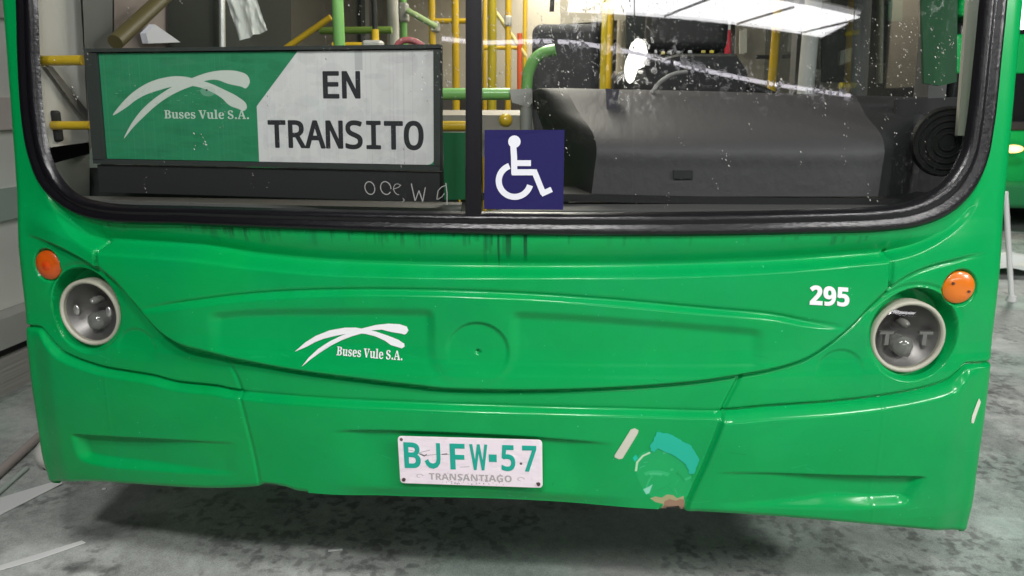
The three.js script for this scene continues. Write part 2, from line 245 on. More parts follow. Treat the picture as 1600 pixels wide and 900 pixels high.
// fine scuffs and pale specks
for (let i = 0; i < 260; i++) { pc.fillStyle = `rgba(200,235,215,${rr(0.15, 0.6)})`; pc.fillRect(rr(0, PW), rr(0, PH), rr(0.8, 2), rr(0.8, 2.4)); }
for (let i = 0; i < 70; i++) { pc.strokeStyle = rnd() < 0.4 ? 'rgba(0,80,40,0.25)' : 'rgba(120,205,160,0.2)'; pc.lineWidth = rr(0.6, 1.4); const x = rr(0, PW), y = rr(PH * 0.35, PH); pc.beginPath(); pc.moveTo(x, y); pc.lineTo(x + rr(-40, 40), y + rr(-8, 8)); pc.stroke(); }
const pth = (list, fill) => { pc.fillStyle = fill; pc.beginPath(); list.forEach(([s, y], i) => (i ? pc.lineTo(px(s), py(y)) : pc.moveTo(px(s), py(y)))); pc.closePath(); pc.fill(); };
// repaired patch: rubbed filler with streaks, bare brown chip at the lower edge
{ const patch = smoothOutline([[0.3964,0.5493],[0.4094,0.5708],[0.4399,0.5798],[0.4787,0.5745],[0.5127,0.5459],[0.5313,0.5099],[0.5302,0.4608],[0.5074,0.4407],[0.4682,0.4372],[0.4317,0.4555],[0.4055,0.4973]]);
  pth(patch, 'rgba(40,160,98,0.5)'); pc.save(); pc.beginPath(); patch.forEach(([s, y], i) => (i ? pc.lineTo(px(s), py(y)) : pc.moveTo(px(s), py(y)))); pc.clip();
  const [cs, cy] = [[0.4662,0.4975]][0]; for (let i = 0; i < 34; i++) { const r = rr(14, 70), a0 = rr(0, 6.3), k = rnd(); pc.strokeStyle = k < 0.45 ? `rgba(130,205,165,${rr(0.08, 0.3)})` : k < 0.6 ? `rgba(205,215,190,${rr(0.05, 0.2)})` : `rgba(6,120,60,${rr(0.1, 0.4)})`; pc.lineWidth = rr(1, 9); pc.beginPath(); pc.ellipse(px(cs) + rr(-60, 60), py(cy) + rr(-50, 60), r, r * rr(0.3, 1.1), rr(0, 3), a0, a0 + rr(0.2, 0.9)); pc.stroke(); }
  pc.restore();
  pc.strokeStyle = 'rgba(205,215,190,0.8)'; pc.lineWidth = 4; pc.beginPath(); [[0.3987,0.5207],[0.4011,0.5458],[0.4143,0.5637],[0.4309,0.5727]].forEach(([s, y], i) => (i ? pc.lineTo(px(s), py(y)) : pc.moveTo(px(s), py(y)))); pc.stroke();
  pth([[0.4172,0.4701],[0.431,0.4774],[0.4401,0.4848],[0.4331,0.4592],[0.4254,0.4555]], 'rgba(150,205,190,0.8)'); pth([[0.3899,0.5582],[0.3972,0.5671],[0.4023,0.5565],[0.3949,0.5475]], 'rgba(20,180,160,0.9)');
  pth([[0.4351,0.4445],[0.4475,0.45],[0.4632,0.4464],[0.4755,0.4556],[0.4912,0.4537],[0.501,0.4445],[0.5164,0.4517],[0.5215,0.4048],[0.4615,0.407],[0.467,0.4279],[0.448,0.4334]], 'rgb(150,150,110)'); pth([[0.4699,0.4353],[0.4822,0.4427],[0.4981,0.4371],[0.5073,0.4426],[0.5184,0.4407],[0.5216,0.4029],[0.4678,0.4051]], 'rgb(140,112,92)'); pth([[0.4767,0.4186],[0.5049,0.4223],[0.5152,0.4029],[0.4742,0.4031]], 'rgb(30,26,20)');
}
pth([[-0.5614,0.4035],[-0.5357,0.4248],[-0.5105,0.426],[-0.488,0.417],[-0.4626,0.404],[-0.5168,0.3972]], 'rgb(16,70,38)');
const paintMap = new THREE.CanvasTexture(paintC); paintMap.colorSpace = THREE.SRGBColorSpace; paintMap.wrapS = paintMap.wrapT = THREE.ClampToEdgeWrapping; paintMap.anisotropy = 4;
const paintRough = dataTex(512, 256, (u, v) => { const f = fbm(u * 10, v * 5, 5, 0); return grey(255 * clamp(0.42 + 0.4 * (f - 0.45))); });
const PAINT = phys(0xffffff, 1, { map: paintMap, roughnessMap: paintRough, specularIntensity: 0.12, clearcoat: 0.5, clearcoatRoughness: 0.18, bumpMap: GRAIN, bumpScale: 0.0008 });
const GREEN = phys(new THREE.Color('rgb(2,142,68)'), 0.42, { specularIntensity: 0.5, clearcoat: 0.5, clearcoatRoughness: 0.1 });
const RUBBER = phys(lin(0.004, 0.0035, 0.005), 0.3, { bumpMap: GRAIN, bumpScale: 0.0006 });
const BLACK = std(lin(0.012, 0.012, 0.012), 0.6), DARK = std(lin(0.03, 0.03, 0.032), 0.65);

// ------------------------------------------------------------ the city bus
const bus = thing('city_bus', 'green city bus seen head-on, numbered 295, standing on stained concrete', 'bus');
{ // the pressed front as one grid, cut along its joints into panels
  const ys = []; for (let y = 0.246; y < 1.17; y += 0.0032) ys.push(y); for (let y = 1.172; y < 2.75; y += 0.02) ys.push(y);
  const ss = []; for (let s = -1.40; s <= 1.4001; s += 0.0042) ss.push(s);
  const nS = ss.length, nY = ys.length, P = new Float64Array(nS * nY * 3), vS = [], vY = [], vP = [], vN = [];
  for (let j = 0; j < nY; j++) for (let i = 0; i < nS; i++) { const q = skin(ss[i], ys[j]), k = (j * nS + i) * 3; P[k] = q.x; P[k + 1] = q.y; P[k + 2] = q.z; }
  const at = (i, j) => { const k = (clamp(j, 0, nY - 1) * nS + clamp(i, 0, nS - 1)) * 3; return V3(P[k], P[k + 1], P[k + 2]); };
  for (let j = 0; j < nY; j++) for (let i = 0; i < nS; i++) { const n = at(i + 1, j).sub(at(i - 1, j)).cross(at(i, j + 1).sub(at(i, j - 1))).normalize(); vS.push(ss[i]); vY.push(ys[j]); vP.push(at(i, j)); vN.push(n); }
  let tris = [];
  for (let j = 0; j < nY - 1; j++) for (let i = 0; i < nS - 1; i++) { const a = j * nS + i, b = a + 1, c = a + nS, d = c + 1; tris.push([a, b, d], [a, d, c]); }
  function split(list, f) {
    const val = new Map(), get = (v) => { let x = val.get(v); if (x === undefined) { x = f(vS[v], vY[v]); if (Math.abs(x) < 1e-5) x = 1e-5; val.set(v, x); } return x; }, cut = new Map();
    const mid = (a, b) => { const key = a < b ? a * 4e6 + b : b * 4e6 + a; let v = cut.get(key); if (v === undefined) { const t = get(a) / (get(a) - get(b)); v = vS.length; vS.push(vS[a] + (vS[b] - vS[a]) * t); vY.push(vY[a] + (vY[b] - vY[a]) * t); vP.push(vP[a].clone().lerp(vP[b], t)); vN.push(vN[a].clone().lerp(vN[b], t).normalize()); cut.set(key, v); } return v; };
    const pos = [], neg = [];
    for (const t of list) { const g = t.map((v) => get(v) > 0), n = g[0] + g[1] + g[2]; if (n === 3) pos.push(t); else if (n === 0) neg.push(t); else {
      const k = n === 1 ? g.indexOf(true) : g.indexOf(false), a = t[k], b = t[(k + 1) % 3], c = t[(k + 2) % 3], ab = mid(a, b), ac = mid(a, c), [one, two] = n === 1 ? [pos, neg] : [neg, pos];
      one.push([a, ab, ac]); two.push([ab, b, c], [ab, c, ac]); } }
    return [pos, neg];
  }
  const quick = (y0, y1, far, f) => (s, y) => (y < y0 || y > y1 ? far : f(s, y));
  tris = split(tris, quick(0, 0.5, 1, (s, y) => y - bottomEdge(s)))[0];
  tris = split(tris, quick(1.02, 3, 1, (s, y) => sdPoly(midPath, s, y)))[0];
  for (let i = 0; i < 2; i++) tris = split(tris, (s, y) => Math.hypot(s - LAMPS[i][0], y - LAMPS[i][1]) - 0.086)[0];
  let [cowl, rest] = split(tris, (s, y) => y - upper(s)), grille, bumper, out = [];
  [grille, rest] = split(rest, (s, y) => y - lower(s));
  const leftOf = split(rest, (s, y) => dL(y) - s), rightOf = split(leftOf[1], (s, y) => s - dR(y));
  bumper = rightOf[1];
  const [lampL, cornerL] = split(leftOf[0], (s, y) => y - bumperTop(s)), [lampR, cornerR] = split(rightOf[0], (s, y) => y - bumperTop(s));
  function build(list) { const map = new Map(), pos = [], nor = [], uv = [], idx = [];
    for (const t of list) for (const v of t) { let k = map.get(v); if (k === undefined) { k = pos.length / 3; map.set(v, k); pos.push(vP[v].x, vP[v].y, vP[v].z); nor.push(vN[v].x, vN[v].y, vN[v].z); uv.push((vS[v] - PS0) / (PS1 - PS0), clamp((vY[v] - PY0) / (PY1 - PY0), 0.002, 0.998)); } idx.push(k); }
    const g = new THREE.BufferGeometry(); g.setAttribute('position', new THREE.Float32BufferAttribute(pos, 3)); g.setAttribute('normal', new THREE.Float32BufferAttribute(nor, 3)); g.setAttribute('uv', new THREE.Float32BufferAttribute(uv, 2)); g.setIndex(idx); return g; }
  part('window_surround', build(cowl), PAINT, bus); part('grille_panel', build(grille), PAINT, bus); part('bumper', build(bumper), PAINT, bus, 'middle bumper section with the number plate and a rough repaired patch');
  part('headlamp_panel', build(lampL), PAINT, bus); part('headlamp_panel', build(lampR), PAINT, bus);
  part('bumper_corner', build(cornerL), PAINT, bus); part('bumper_corner', build(cornerR), PAINT, bus);
}
{ // black rubber seal round the windscreen
  const prof = [[-0.02, -0.004], [0.0, 0.004], [0.1, 0.012], [0.22, 0.015], [0.36, 0.0135], [0.46, 0.009], [0.54, 0.009], [0.62, 0.013], [0.74, 0.015], [0.86, 0.012], [0.95, 0.004], [1.0, -0.006]];
  const pos = [], idx = [], m = prof.length, uv = [];
  for (let i = 0; i <= SEAL_N; i++) for (let k = 0; k < m; k++) { const o = outPath[i % SEAL_N], n = inPath[i % SEAL_N], q = prof[k][0], s = o[0] + (n[0] - o[0]) * q, y = o[1] + (n[1] - o[1]) * q, p = base(s, y), w = outward(s), lift = prof[k][1] + 0.001 * Math.sin(i * 0.7) * (fbm(i * 0.21, k, 2) - 0.5); pos.push(p.x + w[0] * lift, p.y + 0.3 * lift * 0, p.z + w[1] * lift); uv.push(i / 12, q * 1.2); }
  for (let i = 0; i < SEAL_N; i++) for (let k = 0; k < m - 1; k++) { const a = i * m + k, b = a + 1, c = a + m, d = c + 1; idx.push(a, c, b, b, c, d); }
  const g = new THREE.BufferGeometry(); g.setAttribute('position', new THREE.Float32BufferAttribute(pos, 3)); g.setAttribute('uv', new THREE.Float32BufferAttribute(uv, 2)); g.setIndex(idx); g.computeVertexNormals();
  part('windscreen_seal', g, RUBBER, bus);
}
const PILLAR = [[-0.0115,1.6334],[0.0233,1.6332],[0.025,1.1498],[-0.011,1.1492]];
const DUST = dataTex(1024, 1024, (u, v) => { const f = fbm(u * 7, v * 7, 4, 7), g = fbm(u * 150, v * 110, 3, 150), w = hash(Math.round(u * 1024), Math.round(v * 1024)); return grey(255 * clamp(0.012 + 0.13 * sstep(0.5, 0.72, f) * sstep(0.48, 0.72, g) + (w > 0.988 ? 0.3 : 0))); });
const GLASS = phys(lin(0.76, 0.79, 0.78), 1.0, { roughnessMap: DUST, transmission: 1, thickness: 0, ior: 1.85, side: THREE.DoubleSide });
function pane(s0, s1) { // the left or right sheet of the windscreen, its edges under the seal
  const n = 60, m = 60, pos = [], idx = [], yTop = 2.5, nor = [], uv = [];
  for (let j = 0; j <= m; j++) { const y = 1.09 + (yTop - 1.09) * j / m; for (let i = 0; i <= n; i++) {
    const s = s0 + (s1 - s0) * i / n; const p = glass(s, y), a = glass(s + 0.01, y).sub(glass(s - 0.01, y)), b = glass(s, y + 0.02).sub(glass(s, y - 0.02)), w = a.cross(b).normalize(); pos.push(p.x, p.y, p.z); nor.push(w.x, w.y, w.z); uv.push(s * 0.8, y * 0.8); } }
  const inside = (s, y) => sdPoly(outPath, s, y) < -0.008;
  for (let j = 0; j < m; j++) for (let i = 0; i < n; i++) { const y = 1.09 + (yTop - 1.09) * (j + 0.5) / m, s = s0 + (s1 - s0) * (i + 0.5) / n; if (!inside(s, y)) continue; const a = j * (n + 1) + i, b = a + 1, c = a + n + 1, d = c + 1; idx.push(a, b, d, a, d, c); }
  const g = new THREE.BufferGeometry(); g.setAttribute('position', new THREE.Float32BufferAttribute(pos, 3)); g.setAttribute('normal', new THREE.Float32BufferAttribute(nor, 3)); g.setAttribute('uv', new THREE.Float32BufferAttribute(uv, 2)); g.setIndex(idx); return g;
}
const paneL = part('windscreen_pane', pane(-1.27, PILLAR[0][0] + 0.01), GLASS, bus), paneR = part('windscreen_pane', pane(PILLAR[1][0] - 0.01, 1.29), GLASS, bus);
{ const a = PILLAR[3], b = PILLAR[2], list = []; const g = slab(shapeOf([[a[0], 2.5], [a[0], 1.112], [b[0], 1.112], [b[0], 2.5]].flatMap((p, i, A) => { const q = A[(i + 1) % 4]; return Array.from({ length: 24 }, (_, k) => [p[0] + (q[0] - p[0]) * k / 24, p[1] + (q[1] - p[1]) * k / 24]); })), 0.02);
  part('windscreen_divider', conform(g, true, -0.006), RUBBER, bus); }
// stickers and marks on the glass
{ const BLUE = phys(lin(0.011, 0.0085, 0.075), 0.7, { specularIntensity: 0.4 }), WHITE = std(lin(0.62, 0.63, 0.68), 0.5);
  const st = part('wheelchair_sticker', conform(slab(shapeOf(fine([[0.0317,1.3467],[0.2145,1.3481],[0.2148,1.1646],[0.031,1.1635]]))), true, 0.002), BLUE, bus, 'blue square sticker with a white wheelchair symbol');
  const w = [[0.0961,1.2197],[0.1101,1.2199]][1][0] - [[0.0961,1.2197],[0.1101,1.2199]][0][0];
  const arcPts = (cx, cy, r, a0, a1, n) => Array.from({ length: n + 1 }, (_, i) => { const a = a0 + (a1 - a0) * i / n; return [cx + r * Math.cos(a), cy + r * Math.sin(a)]; });
  const [hs, hy] = [[0.1004,1.3204]][0], [ws, wy] = [[0.1019,1.2302]][0], wr = [[0.1387,1.2306]][0][0] - ws;
  const sym = [shapeOf(arcPts(hs, hy, w * 1.02, 0, Math.PI * 2, 20).slice(0, -1)), stroke([[0.0974,1.3196],[0.0999,1.2861],[0.101,1.2464]], w), stroke([[0.1,1.2714],[0.139,1.2718]], w * 0.95), stroke([[0.095,1.2503],[0.1488,1.2509]], w), stroke([[0.1458,1.2557],[0.1686,1.2013]], w * 0.95), stroke([[0.1634,1.2005],[0.1875,1.2119]], w * 0.9), stroke(arcPts(ws, wy, wr, 1.92, 6.02, 40), w)];
  part('wheelchair_symbol', conform(mergeGeometries(sym.map((x, i) => slab(x, 0.0003 + 0.00005 * i))), true, 0.0032), WHITE, st);
  const CHALK = std(lin(0.21, 0.21, 0.20), 0.9), ov = (cx, cy, rx, ry, a0 = 0, a1 = 6.2, tilt = 0.3) => Array.from({ length: 15 }, (_, i) => { const a = a0 + (a1 - a0) * i / 14, x = rx * Math.cos(a), y = ry * Math.sin(a); return [cx + x * Math.cos(tilt) - y * Math.sin(tilt), cy + x * Math.sin(tilt) + y * Math.cos(tilt)]; });
  const [a1, b1] = [[-0.2418,1.208]][0], [a2, b2] = [[-0.2029,1.2088]][0], [a3, b3] = [[-0.1735,1.2064]][0], k = 0.0023;
  const marks = [stroke(ov(a1, b1, 0.012, 0.0155), k), stroke(ov(a2, b2, 0.0125, 0.0155, -0.4, 5.4), k), stroke(ov(a3, b3, 0.010, 0.013, 0.6, 4.6), k * 0.7), stroke([[-0.1859,1.2061],[-0.172,1.2109],[-0.1657,1.2171]], k * 0.7), stroke([[-0.1614,1.1855],[-0.1584,1.181],[-0.1631,1.1764]], k * 0.7),
    stroke([[-0.1412,1.2205],[-0.1323,1.18]], k * 1.1), stroke([[-0.1323,1.18],[-0.1229,1.2043]], k), stroke([[-0.1229,1.2043],[-0.114,1.1789]], k * 1.1), stroke([[-0.114,1.1789],[-0.1077,1.2121]], k), stroke([[-0.0805,1.1841],[-0.0773,1.2052],[-0.0682,1.2143],[-0.0592,1.2175]], k * 0.8), stroke([[-0.0591,1.2234],[-0.0562,1.1995],[-0.0562,1.1725]], k), stroke([[-0.0789,1.1841],[-0.0683,1.1903],[-0.0622,1.1994]], k * 0.7)];
  for (const [a, b] of [[0, 1], [1, 2], [2, 4], [4, 5], [5, 9], [9, 12]]) part('chalk_letter', conform(mergeGeometries(marks.slice(a, b).map((x, i) => slab(x, 0.0003 + 0.00004 * i))), true, 0.002), CHALK, paneL);
  // dried spots and drops on the glass
  const drops = [], D = std(lin(0.3, 0.29, 0.27), 0.6), zones = [[[[-0.1404,1.6345],[-0.0201,1.4228]], 240], [[[0.0276,1.6332],[0.3834,1.4248]], 520], [[[0.3807,1.5092],[0.8715,1.4279]], 240], [[[0.8657,1.6113],[1.1442,1.4299]], 260], [[[0.1379,1.4235],[1.1003,1.1753]], 150], [[[-1.017,1.4994],[-0.0231,1.1761]], 50], [[[-0.353,1.6374],[-0.1415,1.5224]], 40], [[[-1.1533,1.6601],[-0.6179,1.1733]], 50]];
  for (const [[p, q], n] of zones) for (let i = 0; i < n / 5; i++) { const s0 = rr(p[0], q[0]), y0 = rr(Math.min(p[1], q[1]), Math.max(p[1], q[1])), m = 2 + Math.floor(rr(0, 7)), dir = rr(-0.5, 0.1); for (let k = 0; k < m; k++) { const t = rr(-1, 1); drops.push([s0 + t * 0.022 * dir + rr(-0.006, 0.006), y0 + t * 0.022, rr(0.3, 1) ** 2]); } }
  const g = new THREE.SphereGeometry(1, 6, 4), im = new THREE.InstancedMesh(g, D, drops.length), M4 = new THREE.Matrix4(), Q = new THREE.Quaternion();
  drops.forEach(([s, y, z], i) => { const p = glass(s, y, 0.001), a = 0.0016 * z; Q.setFromEuler(new THREE.Euler(0, 0, 0.5 + rr(-0.3, 0.3))); M4.compose(p, Q, V3(a * 0.8, a * rr(1.0, 2.4), 0.0008)); im.setMatrixAt(i, M4); im.setColorAt(i, new THREE.Color().setScalar(rnd() < 0.3 ? 1.7 : rr(0.4, 1))); });
  im.name = 'water_spots'; im.userData.kind = 'stuff'; bus.add(im);
}
// lettering and patches on the paint
{ const WHITE = std(lin(0.72, 0.72, 0.74), 0.5);
  part('fleet_number', conform(lettering('295', 'droid_sans_bold', [[0.7932,0.9905],[0.8897,0.9826],[0.8936,0.9348],[0.7951,0.9415]], 0.0006, 0.025), false, 0.0012), WHITE, bus, 'white fleet number 295');
  const logoPts = (f) => [f([[72, 283], [140, 222], [210, 178], [300, 142], [400, 124], [470, 124], [520, 132], [600, 150], [680, 178], [745, 205], [785, 232], [788, 250], [770, 262], [745, 254], [700, 240], [660, 210], [600, 182], [540, 166], [480, 160], [400, 166], [330, 180], [260, 198], [205, 220], [150, 250]]), f([[123, 380], [170, 318], [230, 262], [300, 216], [380, 176], [450, 148], [520, 128], [600, 108], [680, 100], [750, 104], [798, 120], [810, 145], [797, 166], [785, 172], [768, 166], [700, 154], [640, 138], [580, 142], [520, 160], [450, 180], [380, 207], [310, 243], [245, 286], [180, 332]])];
  const o = [[-0.4537,0.9082],[-0.2886,0.9169],[-0.4585,0.7425]], ux = [(o[1][0] - o[0][0]) / 432.4, (o[1][1] - o[0][1]) / 432.4], uy = [(o[2][0] - o[0][0]) / 432.4, (o[2][1] - o[0][1]) / 432.4];
  const toSkin = (L) => L.map(([x, y]) => [o[0][0] + ux[0] * x + uy[0] * y, o[0][1] + ux[1] * x + uy[1] * y]);
  const lg = part('operator_logo', conform(mergeGeometries(logoPts(toSkin).map((L, i) => slab(shapeOf(L), 0.0004 + 0.0001 * i))), false, 0.0012), WHITE, bus, 'white brush stroke logo');
  part('operator_name', conform(lettering('Buses Vule S.A.', 'droid_serif_bold', [[-0.3213,0.822],[-0.1607,0.8181],[-0.1609,0.7937],[-0.3237,0.7985]]), false, 0.0012), WHITE, lg);
  globalThis.logoPts = logoPts;
  part('teal_patch', conform(slab(shapeOf(ragged([[0.444,0.6279],[0.4718,0.6246],[0.5001,0.6094],[0.5273,0.592],[0.5343,0.5778],[0.5498,0.5528],[0.543,0.5296],[0.5374,0.5135],[0.528,0.5154],[0.516,0.5406],[0.4901,0.5639],[0.4489,0.5851],[0.4401,0.5745],[0.4322,0.578],[0.4301,0.5921],[0.4373,0.6043]])), 0.0005), false, 0.001), std(lin(0.004, 0.37, 0.25), 0.65), bus, 'teal patch of bare undercoat');
  part('tape_strip', conform(slab(shapeOf(fine([[0.3826,0.6343],[0.3916,0.6377],[0.401,0.6328],[0.3997,0.6243],[0.3653,0.5561],[0.3576,0.5543],[0.3466,0.5595],[0.3465,0.5648]])), 0.0006), false, 0.001), std(lin(0.5, 0.5, 0.42), 0.7), bus, 'short slanting strip of pale tape');
  part('tape_strip', conform(slab(shapeOf(fine([[1.2648,0.682],[1.2719,0.6711],[1.2571,0.6147],[1.2495,0.6171],[1.249,0.6346]])), 0.0006), false, 0.001), std(lin(0.55, 0.55, 0.47), 0.7), bus, 'pale chipped strip on the corner');
}
// number plate
{ const C4 = [[-0.1713,0.5984],[0.175,0.6066],[0.1741,0.4804],[-0.1727,0.4707]]; const W = Math.hypot(C4[1][0] - C4[0][0], C4[1][1] - C4[0][1]);
  const [pcv, c2] = canvas(768, 260); c2.fillStyle = 'rgb(226,214,222)'; c2.fillRect(0, 0, 768, 260);
  for (let i = 0; i < 260; i++) { c2.fillStyle = rnd() < 0.6 ? `rgba(190,178,188,${rr(0.03, 0.16)})` : `rgba(245,238,242,${rr(0.05, 0.2)})`; c2.beginPath(); c2.ellipse(rr(0, 768), rr(0, 260), rr(4, 40), rr(2, 12), rr(-0.3, 0.3), 0, 7); c2.fill(); }
  c2.strokeStyle = 'rgba(30,40,35,0.85)'; c2.lineWidth = 5; c2.lineCap = 'round'; const scr = (L) => { c2.beginPath(); L.forEach(([x, y], i) => (i ? c2.lineTo(x, y) : c2.moveTo(x, y))); c2.stroke(); };
  scr([[112, 92], [138, 104], [150, 96]]); scr([[236, 92], [262, 88]]); c2.lineWidth = 1.6; scr([[50, 72], [112, 84], [140, 102], [210, 92], [275, 92]]); scr([[120, 84], [170, 70]]); c2.lineWidth = 2; c2.strokeStyle = 'rgba(60,60,60,0.6)'; scr([[330, 160], [380, 156]]);
  for (let i = 0; i < 90; i++) { const x = rr(220, 560), y = 250 - rr(0, 1) ** 2 * 60; c2.fillStyle = `rgba(60,55,52,${rr(0.1, 0.6)})`; c2.fillRect(x, y, rr(2, 7), rr(2, 9)); }
  for (const [x, y] of [[20, 236], [742, 238], [657, 130], [18, 16]]) { c2.fillStyle = 'rgba(58,38,34,0.8)'; c2.beginPath(); c2.arc(x, y, rr(5, 9), 0, 7); c2.fill(); }
  const tex = new THREE.CanvasTexture(pcv); tex.colorSpace = THREE.SRGBColorSpace;
  // the plate is a flat rounded sheet; its corners come from the bumper it is screwed to
  const q = C4.map(([s, y]) => skin(s, y, 0.004)), ctr = q[0].clone().add(q[1]).add(q[2]).add(q[3]).multiplyScalar(0.25);
  const X = q[1].clone().add(q[2]).sub(q[0]).sub(q[3]).multiplyScalar(0.5), Y = q[0].clone().add(q[1]).sub(q[2]).sub(q[3]).multiplyScalar(0.5), w = X.length(), h = Y.length(); X.normalize(); const Zv = X.clone().cross(Y).normalize(), Yv = Zv.clone().cross(X);
  const pl = new THREE.Shape(), r = 0.01; pl.moveTo(-w / 2 + r, -h / 2); pl.lineTo(w / 2 - r, -h / 2); pl.quadraticCurveTo(w / 2, -h / 2, w / 2, -h / 2 + r); pl.lineTo(w / 2, h / 2 - r); pl.quadraticCurveTo(w / 2, h / 2, w / 2 - r, h / 2); pl.lineTo(-w / 2 + r, h / 2); pl.quadraticCurveTo(-w / 2, h / 2, -w / 2, h / 2 - r); pl.lineTo(-w / 2, -h / 2 + r); pl.quadraticCurveTo(-w / 2, -h / 2, -w / 2 + r, -h / 2);
  const g = new THREE.ExtrudeGeometry(pl, { depth: 0.0015, bevelEnabled: true, bevelThickness: 0.001, bevelSize: 0.001, bevelSegments: 2 }), uv = g.attributes.uv, gp = g.attributes.position; for (let i = 0; i < uv.count; i++) uv.setXY(i, gp.getX(i) / w + 0.5, gp.getY(i) / h + 0.5);
  const plate = part('number_plate', g, phys(0xffffff, 0.4, { map: tex }), bus, 'white number plate reading BJFW 57');
  plate.matrixAutoUpdate = true; plate.quaternion.setFromRotationMatrix(new THREE.Matrix4().makeBasis(X, Yv, Zv)); plate.position.copy(ctr).addScaledVector(Zv, 0.012);
  const TEAL = phys(lin(0.005, 0.33, 0.25), 0.35), rows = [['B', 160, 325], ['J', 365, 525], ['F', 620, 768], ['W', 815, 992], ['5', 1125, 1262], ['7', 1330, 1468]];
  const ox = (x) => ((x - 108) / 1412 - 0.5) * w, y0 = h * (0.5 - 0.665), y1 = h * (0.5 - 0.115);
  for (const [ch, a, b] of rows) { const sh = ch === 'J' ? stroke([[0.98, 1], [0.98, 0.42], [0.95, 0.26], [0.86, 0.16], [0.7, 0.11], [0.54, 0.14], [0.44, 0.22], [0.38, 0.34]], 0.19) : fonts.droid_sans_regular.generateShapes(ch, 1), eg = new THREE.ExtrudeGeometry(sh, { depth: 0.0008, bevelEnabled: true, bevelThickness: 0.0002, bevelSize: ch === 'J' ? 0.001 : 0.042, bevelSegments: 1, curveSegments: 6 }); eg.computeBoundingBox(); const bb = eg.boundingBox, ep = eg.attributes.position; for (let i = 0; i < ep.count; i++) ep.setXY(i, ox(a) + (ep.getX(i) - bb.min.x) / (bb.max.x - bb.min.x) * (ox(b) - ox(a)), y0 + (ep.getY(i) - bb.min.y) / (bb.max.y - bb.min.y) * (y1 - y0)); eg.translate(0, 0, 0.0026); eg.computeVertexNormals(); part('plate_character', eg, TEAL, plate); }
  part('plate_dot', box(0.0195, 0.0195, 0.001, ox(1042), h * (0.5 - 0.40), 0.0031), TEAL, plate);
  const cap = new THREE.ExtrudeGeometry(fonts.droid_sans_bold.generateShapes('TRANSANTIAGO', 1), { depth: 0.0005, bevelEnabled: false, curveSegments: 4 }); cap.computeBoundingBox(); const cb = cap.boundingBox, cp = cap.attributes.position; for (let i = 0; i < cp.count; i++) cp.setXY(i, ox(400) + (cp.getX(i) - cb.min.x) / (cb.max.x - cb.min.x) * (ox(1222) - ox(400)), h * (0.5 - 0.905) + (cp.getY(i) - cb.min.y) / (cb.max.y - cb.min.y) * h * 0.145); cap.translate(0, 0, 0.0026); cap.computeVertexNormals();
  part('plate_caption', cap, std(lin(0.36, 0.34, 0.34), 0.7), plate);
  for (const x of [310, 1315]) { const t = new THREE.TorusGeometry(0.0065, 0.0012, 5, 12, 4.6); t.scale(1.2, 0.8, 0.4); t.translate(ox(x), h * (0.5 - 0.83), 0.0028); part('plate_emblem', t, std(lin(0.5, 0.47, 0.48), 0.7), plate); }
  for (const [x, y] of [[-1, -1], [1, -1]]) { const b = new THREE.CylinderGeometry(0.0045, 0.005, 0.004, 8); b.rotateX(Math.PI / 2); b.translate(x * (w / 2 - 0.009), y * (h / 2 - 0.010), 0.004); part('plate_bolt', b, std(lin(0.06, 0.035, 0.03), 0.7), plate); }
}
